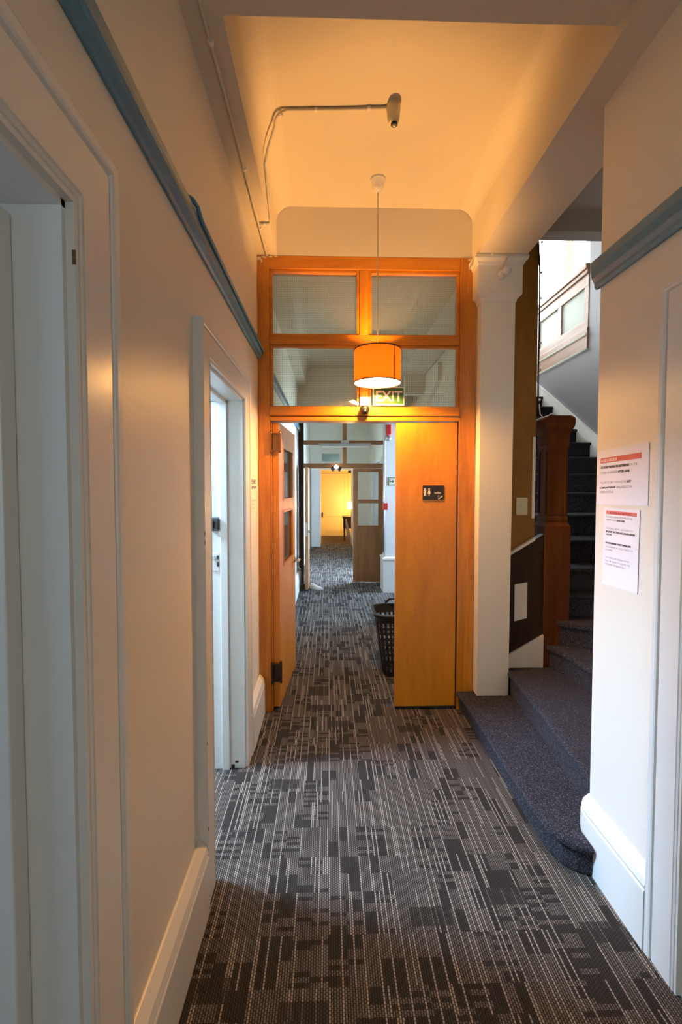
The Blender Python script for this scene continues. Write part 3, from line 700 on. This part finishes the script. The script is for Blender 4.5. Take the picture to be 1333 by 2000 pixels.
for z0, z1 in ((.93, 1.29), (1.35, 1.79)): obj('pane', MB().box(.475, .80, SY + .04, SY + .046, z0, z1), GLASS_C, lf)
obj('panel_bead', MB().box(.50, .775, SY + .012, SY + .02, .86, .875).box(.50, .775, SY + .012, SY + .02, .09, .105).box(.50, .515, SY + .012, SY + .02, .105, .86).box(.76, .775, SY + .012, SY + .02, .105, .86), OAK_Z, lf)
lo = obj('door_leaf', MB().box(-.352, -.303, 6.74, 7.245, .015, 1.845), wood('tan_leaf_edge_timber', (.26, .13, .05), (.42, .22, .09), 'Z', .4), s2, .003); setp(lo, 'open leaf seen edge on')
obj('lock_plate', MB().box(-.342, -.313, 6.734, 6.740, .82, 1.02).cyl((-.303, 6.80, .88), (-.262, 6.80, .88), .02), STEEL, lo)
struct('wall_hall_header', MB().box(LW, 1.06, 7.22, 7.38, 2.802, CZ), CREAM, 'cream wall filling above the brown screen', 'wall')
# white column beyond
c2 = MB().frame_stack([(.0, .80, 1.06, 6.58, 6.94), (.47, .80, 1.06, 6.58, 6.94), (.485, .79, 1.06, 6.57, 6.94), (.51, .79, 1.06, 6.57, 6.94), (.525, .835, 1.06, 6.62, 6.94), (2.76, .835, 1.06, 6.62, 6.94), (2.80, .80, 1.06, 6.58, 6.94), (3.099, .78, 1.06, 6.56, 6.94)])
struct('column_2', c2, WHITE, 'white column with a plinth in the far corridor, behind the plywood leaf', 'column', .003)
# boxed beam end and sloping boxing on the far wall, seen through the lower transom glass
o = setp(obj('boxed_beam', MB().poly_prism([(1.30, 5.2, 2.98), (1.30, 6.5, 2.62), (1.30, 6.5, 2.42), (1.30, 5.2, 2.78)], (-.05, 0, 0)).box(1.03, 1.298, 6.10, 6.25, 2.80, 3.098), CREAM), 'grey boxed beam end seen through the right transom glass', 'beam', kind='structure')

# ------------------------------------------------------------------ things: pendant lamp
def pendant(PX, PY, label, strength):
    pd = thing('pendant_lamp', label, 'ceiling lamp', (PX, PY, CZ))
    obj('ceiling_rose', MB().lathe([(.048, 0), (.048, -.012), (.038, -.022), (.034, -.05), (.026, -.066), (.012, -.078), (.004, -.08)], (PX, PY, CZ), n=28), WPLAST, pd, smooth=True)
    obj('cord', MB().cyl((PX, PY, CZ - .078), (PX, PY, 2.343), .0042, n=10), plain('cream_cord', (.72, .62, .42), .5), pd, smooth=True)
    ms, nt, bs = new_mat('orange_fabric_shade')
    tr = nt.nodes.new('ShaderNodeBsdfTranslucent'); df = nt.nodes.new('ShaderNodeBsdfDiffuse')
    tcn = nt.nodes.new('ShaderNodeTexCoord'); nz = N(nt, 'ShaderNodeTexNoise', Scale=160.0, Detail=2.0); nt.links.new(tcn.outputs['Object'], nz.inputs['Vector'])
    nt.links.new(mixcol(nt, nz.outputs['Fac'], (.38, .145, .010), (.46, .18, .014)), tr.inputs[0]); df.inputs[0].default_value = (.50, .20, .05, 1)
    mx = nt.nodes.new('ShaderNodeMixShader'); mx.inputs[0].default_value = .32; nt.links.new(tr.outputs[0], mx.inputs[1]); nt.links.new(df.outputs[0], mx.inputs[2])
    nt.links.new(mx.outputs[0], nt.nodes['Material Output'].inputs[0])
    SR, S0, S1 = .1435, 2.196, 2.396
    nseg = 64
    mb = MB()
    mb.lathe([(SR, S0), (SR, S1)], (PX, PY, 0), n=nseg, closed=False)
    shade = obj('lamp_shade', mb, ms, pd, smooth='all')
    mb = MB(); mb.lathe([(SR - .003, S0 + .001), (SR - .003, S1 - .001)], (PX, PY, 0), n=nseg, closed=False)
    ml, nt, bs = new_mat('white_shade_lining')
    tr = nt.nodes.new('ShaderNodeBsdfTranslucent'); df = nt.nodes.new('ShaderNodeBsdfDiffuse'); mx = nt.nodes.new('ShaderNodeMixShader'); mx.inputs[0].default_value = .6
    tr.inputs[0].default_value = (.8, .74, .6, 1); df.inputs[0].default_value = (.88, .85, .76, 1)
    nt.links.new(tr.outputs[0], mx.inputs[1]); nt.links.new(df.outputs[0], mx.inputs[2]); nt.links.new(mx.outputs[0], nt.nodes['Material Output'].inputs[0])
    obj('shade_lining', mb, ml, shade, smooth='all')
    DTR = plain('dark_brown_trim', (.06, .018, .006), .7)
    for z0, z1 in ((S0 - .002, S0 + .004), (S1 - .004, S1 + .002)):
        obj('rim_tape', MB().lathe([(SR - .002, z0), (SR + .0025, z0), (SR + .0025, z1), (SR - .002, z1), (SR - .002, z0)], (PX, PY, 0), n=nseg, closed=False), DTR, shade)
    a0 = math.radians(-90 + 38)
    mb = MB(); ring = []
    for da in (-.018, .018):
        ring.append((PX + (SR + .0015) * math.cos(a0 + da), PY + (SR + .0015) * math.sin(a0 + da)))
    mb.poly_prism([(ring[0][0], ring[0][1], S0), (ring[1][0], ring[1][1], S0), (ring[1][0], ring[1][1], S1), (ring[0][0], ring[0][1], S1)], (.0015 * math.cos(a0), .0015 * math.sin(a0), 0))
    obj('shade_seam', mb, DTR, shade)
    mb = MB(); mb.lathe([(.011, 0), (.015, 0), (.015, .003), (.011, .003), (.011, 0)], (PX, PY, 2.321), n=24, closed=False)
    for k in range(3):
        a = k * 2.094 + .4; mb.cyl((PX + .013 * math.cos(a), PY + .013 * math.sin(a), 2.3225), (PX + SR * math.cos(a), PY + SR * math.sin(a), S1 - .006), .0015, n=6)
    obj('shade_carrier', mb, STEEL, pd)
    obj('lampholder', MB().lathe([(.005, 2.340), (.012, 2.336), (.013, 2.323), (.013, 2.301), (.012, 2.295)], (PX, PY, 0), n=20), WPLAST, pd, smooth=True)
    obj('bulb', MB().lathe([(.013, 2.298), (.014, 2.288), (.027, 2.265), (.031, 2.243), (.026, 2.223), (.012, 2.213), (.001, 2.211)], (PX, PY, 0), n=24), emit('warm_bulb_glass', WARM, strength), pd, smooth=True)
pendant(.302, 2.80, 'orange drum shade pendant lamp hanging on a thin cord before the screen', PENDANT_BULB)

# ------------------------------------------------------------------ ceiling detector, conduits
DX, DY = .320, 2.265
hd = thing('heat_detector', 'small cream detector hanging from the ceiling at the end of a conduit', 'detector', (DX, DY, CZ))
obj('body', MB().lathe([(.034, 0), (.034, -.02), (.031, -.05), (.027, -.085), (.024, -.088)], (DX, DY, CZ), n=28), CREAMP, hd, smooth=True)
obj('lens', MB().lathe([(.015, -.086), (.017, -.096), (.014, -.099)], (DX + .003, DY - .004, CZ), n=20), BLACKP, hd, smooth=True)
obj('lens_glass', MB().ball((DX + .003, DY - .004, CZ - .094), .010), STEEL, hd, smooth='all')
cz = CZ - .008
def clipped(name, label, pts, r, m, clips, mclip, cr):
    t = thing(name, label, 'conduit', pts[0])
    obj('conduit', MB().tube(pts, r), m, t, smooth=True)
    for c, d in clips:
        c = Vector(c); d = Vector(d).normalized()
        obj('clip', MB().cyl(c - d * .007, c + d * .007, cr, n=12), mclip, t, smooth=True)
    return t
pts = [(DX - .03, DY + .005, cz), (.05, DY + .02, cz), (-.20, DY + .03, cz)]
for i in range(1, 7):
    a = math.pi / 2 * i / 6
    pts.append((-.20 - .07 * math.sin(a), DY + .03 + .07 * (1 - math.cos(a)), cz - .004 * i))
pts += [(-.315, DY + .18, cz - .075), (-.338, DY + .22, cz - .13), (-.338, 2.69, BEAM + .02), (-.345, 2.705, BEAM - .006), (-.402, 2.707, BEAM - .008)]
clipped('ceiling_conduit', 'thin conduit bending across the ceiling to the cream detector', pts, .0065, GREYCAB, [((.20, DY + .01, cz), (1, 0, 0)), ((-.06, DY + .025, cz), (1, 0, 0)), ((-.235, DY + .045, cz - .01), (1, -1, 0)), ((-.37, 2.707, BEAM - .008), (1, 0, 0))], WPLAST, .0095)
clipped('wall_conduit', 'long painted cable run in the angle of left wall and beam', [(-.408, -2.7, BEAM - .007), (-.408, 1.2, BEAM - .007), (-.404, 2.0, BEAM - .007), (-.408, 2.6, BEAM - .007), (-.406, 3.07, BEAM - .007)], .0068, PAINTCAB, [((-.405, y, BEAM - .007), (0, 1, 0)) for y in (1.45, 1.62, 2.25, 2.75, 2.98)], CREAM, .011)
# cable that joins and follows the blue rail
clipped('rail_cable', 'blue painted cable bump lying on the left picture rail', [(-.466, 1.49, 2.488), (-.456, 1.50, 2.498), (-.444, 1.515, 2.499), (-.434, 1.54, 2.488), (-.433, 1.58, 2.468), (-.434, 2.2, 2.462), (-.434, 3.07, 2.461)], .0075, BLUE, [], BLUE, .01)

# ------------------------------------------------------------------ signs and fittings on the screen
ex = thing('exit_sign', 'green EXIT sign standing on the screen rail below the pendant', 'sign', (.407, FY - .02, 2.105))
obj('plate', MB().box(.300, .512, FY - .020, FY - .014, 2.106, 2.228), SIGNW, ex, .001)
obj('green_face', MB().box(.306, .506, FY - .0212, FY - .0198, 2.115, 2.222), SIGNG, ex)
mb = text_mesh(MB(), ['EXIT'], (.316, FY - .0225, 2.134), (1, 0, 0), (0, 0, 1), .098, bold=.0022, width=.178)
obj('lettering', mb, SIGNW, ex)
obj('mounting_clip', MB().box(.385, .40, FY - .02, FY + .012, 2.098, 2.110), BLACKP, ex)
ts = thing('toilet_sign', 'small black toilet sign with white figures on the plywood leaf', 'sign', (.72, FY + .01, 1.47))
obj('plate', MB().box(.647, .793, FY + .004, FY + .0115, 1.469, 1.567), SIGNB, ts, .002)
mb = MB(); ty = FY + .0036
def figure(xc, skirt):
    zb = 1.494
    mb.lathe([(.0001, 0), (.0055, 0), (.0055, .0006), (.0001, .0006)], (xc, ty, zb + .047), (0, -1, 0), 14)
    if skirt: pts = [(-.003, .0), (-.003, .014), (-.0105, .016), (-.004, .040), (.004, .040), (.0105, .016), (.003, .014), (.003, .0)]
    else: pts = [(-.005, 0), (-.006, .018), (-.009, .020), (-.007, .040), (.007, .040), (.009, .020), (.006, .018), (.005, 0)]
    mb.poly_prism([(xc + a, ty, zb + c) for a, c in pts], (0, -.0006, 0))
figure(.661, False); figure(.691, True)
mb.box(.6752, .6764, ty - .0006, ty, 1.492, 1.546)
obj('pictogram', mb, SIGNW, ts)
obj('lettering', text_mesh(MB(), ['toilet'], (.727, ty - .0004, 1.510), (1, 0, 0), (0, 0, 1), .019, bold=.0004, width=.046), SIGNW, ts)
mb = MB()
mb.poly_prism([(.754, ty, 1.474), (.781, ty, 1.497), (.786, ty, 1.492), (.760, ty, 1.472)], (0, -.0006, 0))
mb.poly_prism([(.7535, ty, 1.4715), (.764, ty, 1.4715), (.7535, ty, 1.482)], (0, -.0006, 0))
mb.poly_prism([(.750, ty, 1.490), (.757, ty, 1.498), (.763, ty, 1.493), (.760, ty, 1.491), (.757, ty, 1.494), (.753, ty, 1.489)], (0, -.0006, 0))
obj('arrow', mb, SIGNW, ts)
# spotlight: black ball on a white wing fitting with a glowing lamp above
BX, BZ = .243, 2.074
sl_ = thing('spotlight', 'black ball spotlight with glowing lamp on the screen head rail', 'lamp', (BX, FY - .03, BZ))
obj('ball_housing', MB().ball((BX, FY - .046, BZ), .033), BLACKP, sl_, smooth='all')
obj('lens', MB().ball((BX + .001, FY - .077, BZ - .014), .008), STEEL, sl_, smooth='all')
obj('bracket', MB().cyl((BX, FY - .03, BZ + .02), (BX, FY - .004, BZ + .06), .010).box(BX - .03, BX + .03, FY - .006, FY + .005, BZ + .03, BZ + .09), WPLAST, sl_, .002)
w = MB().poly_prism([(BX - .035, FY - .02, 2.120), (BX - .075, FY - .02, 2.145), (BX - .108, FY - .02, 2.132), (BX - .085, FY - .02, 2.118), (BX - .045, FY - .02, 2.104)], (0, .018, 0))
obj('wing', w, WPLAST, sl_, .004)
obj('bulb', MB().ball((BX, FY - .040, BZ + .056), .022), emit('spot_bulb_glass', (1, .70, .35), 60), sl_, smooth='all')

# ------------------------------------------------------------------ fittings on column, brown wall
sn = thing('globe_sensor', 'white globe fitting with cable on the column capital', 'sensor', (1.145, 2.965, 2.94))
obj('base', MB().lathe([(.026, 0), (.026, .02), (.020, .03), (.012, .035)], (1.128, 2.968, 2.935), (0, -1, 0), 24), WPLAST, sn, smooth=True)
obj('globe', MB().ball((1.147, 2.925, 2.945), .027), WPLAST, sn, smooth='all')
obj('lead', MB().tube([(1.128, 2.960, 2.955), (1.132, 2.958, 2.985), (1.140, 2.945, 3.00), (1.150, 2.932, 3.03), (1.165, 2.930, 3.047), (1.20, 2.929, 3.049), (1.29, 2.930, 3.049)], .0055), PAINTCAB, sn, smooth=True)
clipped('column_cable', 'thin cable pinned along the top of the column capital', [(.936, 3.03, 3.00), (.940, 2.97, 3.035), (.950, 2.930, 3.048), (1.05, 2.928, 3.050), (1.16, 2.928, 3.051), (1.29, 2.928, 3.051)], .0045, GREYCAB, [((1.05, 2.928, 3.05), (1, 0, 0))], WPLAST, .007)
ls = thing('light_switch', 'cream light switch on the brown wall above the sloping rail', 'switch', (1.33, 3.08, 1.36))
obj('plate', MB().box(1.292, 1.372, 3.069, 3.0795, 1.362, 1.484), CREAMP, ls, .004)
obj('rocker', MB().box(1.322, 1.342, 3.065, 3.070, 1.41, 1.436), CREAMP, ls, .002)
o = setp(obj('edge_strip', MB().box(1.400, 1.421, 3.068, 3.079, 1.34, 1.90), CREAM, None, .002), 'pale upright strip on the brown wall just behind the newel', 'trim')
fl_ = thing('string_lights', 'dark cable with small white bulbs hanging down the brown wall edge', 'string lights', (1.43, 3.07, 3.2))
obj('wire', MB().tube([(1.415, 3.068, 3.22), (1.428, 3.066, 3.0), (1.430, 3.066, 2.6), (1.428, 3.066, 2.3), (1.430, 3.064, 2.10), (1.434, 3.058, 2.06)], .0055), BLACKP, fl_, smooth=True)
for z in (3.20, 3.00, 2.83, 2.53, 2.35, 2.15): obj('bulb', MB().ball((1.437, 3.062, z), .0085, 12), WPLAST, fl_, smooth='all')
obj('tail', MB().tube([(1.434, 3.058, 2.12), (1.438, 3.05, 2.05), (1.452, 3.035, 2.025), (1.48, 3.030, 2.035), (1.51, 3.032, 2.053), (1.55, 3.06, 2.052)], .0035), WPLAST, fl_, smooth=True)

# ------------------------------------------------------------------ notices
NX = RW - .0015
def notice(name, label, corners, cat='notice'):
    """corners: TL, TR, BR, BL as (y, z) on the right wall"""
    c = [(NX, y, z) for y, z in corners]
    t = thing(name, label, cat, (NX, (c[0][1] + c[1][1]) / 2, c[2][2]))
    obj('sheet', MB().poly_prism(c, (-.0012, 0, 0)), PAPER, t)
    return t
def on_sheet(corners, u, v, d=.0022):
    (a, b_, c, e) = [Vector(q) for q in corners]
    p = (a * (1 - u) + b_ * u) * (1 - v) + (e * (1 - u) + c * u) * v
    return (NX - d, p.x, p.y)
A = [(1.790, 1.700), (1.498, 1.710), (1.496, 1.494), (1.794, 1.487)]
na = notice('noise_notice', 'upper white landscape notice with a red heading band on the right wall', A)
def band(t, C, u0, u1, v0, v1, m): obj('heading_band', MB().poly_prism([on_sheet(C, u0, v0, .0013), on_sheet(C, u1, v0, .0013), on_sheet(C, u1, v1, .0013), on_sheet(C, u0, v1, .0013)], (-.0006, 0, 0)), m, t)
def line(mb, C, txt, u0, u1, v, size, bold):
    p0 = Vector(on_sheet(C, u0, v)); p1 = Vector(on_sheet(C, u1, v)); xa = p1 - p0
    text_mesh(mb, [txt], p0, xa, (0, 0, 1), size, bold=bold, width=xa.length)
def print_line(t, C, txt, u0, u1, v, size, bold, m=INKG, nm='text_line'):
    mb = MB(); line(mb, C, txt, u0, u1, v, size, bold); obj(nm, mb, m, t)
band(na, A, .075, .885, .14, .235, RED)
print_line(na, A, 'NOISE IS AN ISSUE', .085, .42, .218, .0165, .0004, SIGNW, 'heading_text')
for txt, u0, u1, v, bd, m in (('NO LOUD TALKING OR GATHERINGS', .085, .665, .335, .0006, INK), ('IN THE', .685, .81, .335, 0, INKG), ('KITCHEN OR CORRIDORS', .085, .435, .435, 0, INKG), ('AFTER 10PM', .45, .675, .435, .0006, INK),
        ('FAILURE TO OBEY THIS RULE OR', .085, .605, .615, 0, INKG), ('ANY', .62, .715, .615, .0007, INK), ('COMPLAINTS/ISSUES', .085, .41, .705, .0005, INK), ('WILL RESULT IN', .43, .72, .705, 0, INKG), ('IMMEDIATE ACTION.', .085, .37, .79, 0, INKG)):
    print_line(na, A, txt, u0, u1, v, .0125, bd, m)
B = [(1.742, 1.477), (1.535, 1.477), (1.537, 1.180), (1.744, 1.176)]
nb = notice('alcohol_notice', 'lower white portrait notice headed ALCOHOL & NOISE POLICY on the right wall', B)
band(nb, B, .085, .93, .035, .082, SALMON)
print_line(nb, B, 'ALCOHOL & NOISE POLICY', .19, .81, .073, .0105, .0004, INKR, 'heading_text')
for txt, u0, u1, v, bd, m in (('UNTIL 10PM', .40, .62, .165, .0004, INK), ('BE QUIET IN THE HALLWAYS AFTER', .085, .91, .315, .0005, INK), ('10:00 PM', .085, .25, .352, .0003, INK), ('NO GATHERINGS & PARTY AFTER 10PM', .085, .80, .462, .0005, INK),
        ('ALCOHOL CAN BE CONSUMED IN THE', .085, .82, .125, 0, INKG), ('DINING ROOM', .085, .385, .165, 0, INKG), ('WE WOULD LIKE ALL OUR GUESTS TO', .085, .85, .272, 0, INKG), ('NO DRINKING IN HALLS, TOILETS OR', .085, .86, .512, 0, INKG), ('KITCHENS', .085, .30, .552, 0, INKG),
        ('ANY GUESTS DISTURBING OTHERS', .085, .78, .652, 0, INKG), ('WILL BE ASKED TO LEAVE THE', .085, .79, .697, 0, INKG), ('PREMISES IMMEDIATELY', .085, .68, .740, 0, INKG)):
    print_line(nb, B, txt, u0, u1, v, .0088, bd, m)
# small sheet on the left wall beside the screen
LX = LW + .0015
nc = thing('wall_sheet', 'small yellowed sheet with dark heading on the left wall beside the timber screen', 'notice', (LX, 2.87, 1.33))
def lq(y0, y1, z0, z1, d): return MB().box(LX + d, LX + d + .0008, y0, y1, z0, z1)
obj('sheet', lq(2.765, 2.975, 1.330, 1.632, 0), PAPERY, nc)
for tx, z, sz, bd, w_, m, nm in (('PLEASE', 1.577, .038, .001, .15, INK, 'heading_text'), ('KEEP QUIET', 1.545, .026, .0008, .17, INK, 'heading_text'), ('DOORS ARE LOCKED', 1.468, .014, 0, .16, INKG, 'text_line'), ('AT 10PM', 1.444, .014, 0, .09, INKG, 'text_line'), ('THANK YOU', 1.420, .014, 0, .11, INKG, 'text_line')):
    obj(nm, text_mesh(MB(), [tx], (LX + .0014, 2.787, z), (0, 1, 0), (0, 0, 1), sz, bold=bd, width=w_), m, nc)

# ------------------------------------------------------------------ laundry basket
bk = thing('laundry_basket', 'black plastic laundry basket behind the plywood leaf', 'basket', (.60, 3.75, 0))
bx0, bx1, by0, by1, bh = .455, .755, 3.64, 3.88, .525
tx0, tx1, ty0, ty1 = .385, .825, 3.58, 3.94
def bpt(u, v, w):  # u,v in -1..1, w 0..1
    x0 = bx0 + (tx0 - bx0) * w; x1 = bx1 + (tx1 - bx1) * w; y0 = by0 + (ty0 - by0) * w; y1 = by1 + (ty1 - by1) * w
    return Vector(((x0 + x1) / 2 + (x1 - x0) / 2 * u, (y0 + y1) / 2 + (y1 - y0) / 2 * v, .004 + bh * w))
mb = MB()
def bloop(w, e=0.0, n=40):
    out = []
    for i in range(n):
        a = 2 * math.pi * i / n; c, s_ = math.cos(a), math.sin(a); p_ = 5.0
        r = (abs(c) ** p_ + abs(s_) ** p_) ** (-1 / p_)
        q = bpt(c * r, s_ * r, w); ctr = bpt(0, 0, w); d = (q - ctr); d.z = 0
        out.append(q + d.normalized() * e)
    return out
def bband(w0, w1, th=.004):
    mb.ring([bloop(w0, 0), bloop(w0, th), bloop(w1, th), bloop(w1, 0), bloop(w0, 0)], False)
bband(0.0, .07)
mb.ring([bloop(0, 0), [bpt(0, 0, 0) + (p - bpt(0, 0, 0)) * .01 for p in bloop(0, 0)]], False)
for k in range(1, 9): bband(.07 + .085 * k, .07 + .085 * k + .022)
bband(.86, .97)
for i in range(40):
    pl = [bloop(w, .002) for w in (.05, .88)]
    a, b_ = pl[0][i], pl[1][i]; t = (pl[0][(i + 1) % 40] - a).normalized() * .009
    d = Vector((t.y, -t.x, 0)).normalized() * .004
    mb.poly_prism([a - t, a + t, b_ + t, b_ - t], d)
obj('body', mb, BASKETP, bk)
mb = MB(); mb.ring([bloop(.95, .0), bloop(.955, .028), bloop(.985, .034), bloop(1.0, .028), bloop(1.0, 0), bloop(.95, .0)], False)
obj('rim', mb, BASKETP, bk, smooth=True)
mb = MB().tube([(.50, 3.93, .54), (.53, 3.90, .58), (.60, 3.85, .595), (.67, 3.80, .58), (.70, 3.74, .545)], .010)
obj('handle', mb, BASKETP, bk, smooth=True)

# ------------------------------------------------------------------ far corridor things
sh = thing('shoe', 'white canvas shoe on the carpet beside the open far leaf', 'shoe', (-.22, 6.88, 0))
rings = []
for t, wd, h0, h1 in ((0, .028, .012, .060), (.12, .036, .012, .082), (.3, .036, .012, .080), (.5, .038, .012, .062), (.7, .044, .012, .045), (.88, .040, .012, .036), (1.0, .018, .012, .024)):
    cx, cy = -.292 + .20 * t, 6.90 - .10 * t; ux, uy = .447, .894
    rings.append([(cx + ux * wd * math.cos(a), cy + uy * wd * math.cos(a), h0 + (h1 - h0) * max(0, math.sin(a)) ** .6 if math.sin(a) > 0 else h0) for a in [math.pi * 2 * k / 16 for k in range(16)]])
obj('upper', MB().ring(rings), SHOEW, sh, smooth=True)
rings = []
for t, wd in ((-.02, .026), (.1, .038), (.3, .037), (.5, .039), (.72, .047), (.9, .042), (1.03, .02)):
    cx, cy = -.292 + .20 * t, 6.90 - .10 * t; ux, uy = .447, .894
    rings.append([(cx + ux * wd, cy + uy * wd, 0.001), (cx + ux * wd, cy + uy * wd, .016), (cx - ux * wd, cy - uy * wd, .016), (cx - ux * wd, cy - uy * wd, .001)])
obj('sole', MB().ring(rings), plain('grey_rubber', (.5, .5, .5), .7), sh)
fl2 = thing('fluorescent_light', 'long grey fluorescent batten on the brown screen transom', 'light fitting', (.26, 7.2, 2.22))
obj('batten', MB().box(-.15, .67, 7.165, 7.225, 2.200, 2.232), plain('grey_batten', (.32, .33, .31), .4), fl2, .003)
obj('tube', MB().cyl((-.11, 7.17, 2.187), (.64, 7.17, 2.187), .013), WPLAST, fl2, smooth=True)
obj('bracket', MB().box(.195, .325, 7.19, 7.249, 2.232, 2.295), STEEL, fl2, .008)
o = setp(obj('blank_sign', MB().box(-.105, .178, 7.255, 7.262, 1.958, 2.08), TEAL, None, .001), 'plain grey teal sign plate in the far screen transom', 'sign')
sp2 = thing('twin_spotlight', 'two dark ball spotlights around a bright lamp on the brown screen', 'lamp', (.125, 7.2, 1.84))
obj('ball_housing', MB().ball((.075, 7.20, 1.838), .038), BRONZE, sp2, smooth='all')
obj('ball_housing', MB().ball((.175, 7.20, 1.838), .038), BRONZE, sp2, smooth='all')
obj('bulb', MB().ball((.125, 7.19, 1.868), .030), emit('far_spot_glass', (1, .86, .62), 40), sp2, smooth='all')
obj('bracket', MB().box(.10, .15, 7.215, 7.249, 1.85, 1.90), BRONZE, sp2)
fa = thing('fire_alarm', 'red fire alarm sounder high on the far white column', 'alarm', (.875, 6.60, 2.3))
obj('sounder', MB().box(.838, .905, 6.548, 6.618, 2.31, 2.45), REDP, fa, .008)
obj('bell', MB().lathe([(.045, 0), (.045, .012), (.030, .03), (.006, .035)], (.872, 6.618, 2.262), (0, -1, 0), 24), STEEL, fa, smooth=True)
cp = thing('call_point', 'small red call point at mid height on the far column', 'alarm', (.83, 6.6, 1.24))
obj('box', MB().box(.790, .862, 6.560, 6.603, 1.218, 1.318), REDP, cp, .005)
obj('hose', MB().tube([(.79, 6.58, 1.40), (.785, 6.57, 1.36), (.80, 6.58, 1.31), (.80, 6.585, .95), (.80, 6.58, .60)], .008), BLACKP, cp, smooth=True)
asg = thing('arrow_sign', 'small white sign with a green arrow on the far column', 'sign', (.92, 6.615, 1.6))
obj('plate', MB().box(.872, .985, 6.612, 6.619, 1.575, 1.692), SIGNG, asg, .001)
obj('face', MB().box(.882, .978, 6.6105, 6.6125, 1.588, 1.680), SIGNW, asg)
obj('arrow', MB().box(.892, .935, 6.609, 6.611, 1.626, 1.642).poly_prism([(.930, 6.611, 1.660), (.962, 6.611, 1.634), (.930, 6.611, 1.608)], (0, -.002, 0)).box(.892, .902, 6.609, 6.611, 1.605, 1.663), SIGNG, asg)
pp = setp(obj('pipe', MB().cyl((.822, 6.612, .53), (.822, 6.612, 2.75), .007), STEEL, None, smooth=True), 'slim vertical pipe on the edge of the far white column', 'pipe')
# pale blue door leaf on the far right wall
d7 = thing('door_7', 'pale blue door glimpsed through the brown screen glass', 'door', (1.05, 9.7, 0), kind='structure')
obj('leaf', MB().box(1.035, 1.06, 9.0, 10.6, 0.0, 2.05), BLUEPALE, d7, .003)
obj('casing', MB().box(1.02, 1.06, 8.86, 8.99, 0, 2.15).box(1.02, 1.06, 10.61, 10.74, 0, 2.15).box(1.02, 1.06, 8.99, 10.61, 2.06, 2.15), WHITE, d7, .003)
# desk, lamp, leaning board in the yellow room
dk = thing('desk', 'small dark desk in the yellow room under the table lamp', 'desk', (.75, 13.1, 0))
obj('desk_top', MB().box(.40, 1.15, 12.85, 13.40, .66, .70), DARKWOOD, dk, .004)
obj('drawer_box', MB().box(.43, .80, 12.88, 13.38, .36, .66), DARKWOOD, dk, .004)
for x in (.44, 1.09):
    for y in (12.88, 13.33): obj('leg', MB().frame_stack([(.005, x + .005, x + .03, y + .005, y + .03), (.36, x, x + .04, y, y + .04), (.66, x, x + .04, y, y + .04)]), DARKWOOD, dk)
tl = thing('table_lamp', 'small lit table lamp with white shade on the dark desk', 'lamp', (.66, 13.1, .70))
obj('base', MB().lathe([(.06, 0), (.06, .012), (.02, .025), (.012, .06), (.018, .10), (.010, .16), (.008, .24)], (.66, 13.1, .70), n=24), BRASS, tl, smooth=True)
obj('lamp_shade', MB().lathe([(.105, .0), (.085, .20)], (.66, 13.1, .92), n=32, closed=False), emit('glowing_shade', (1, .60, .22), TABLE_SHADE), tl, smooth='all')
o = setp(obj('leaning_board', MB().poly_prism([(.46, 12.60, .64), (.50, 12.60, .66), (.66, 12.62, .01), (.52, 12.62, .01)], (0, .02, 0)), plain('grey_board', (.22, .20, .17), .6), None, .002), 'grey board leaning against the dark desk in the yellow room', 'board')
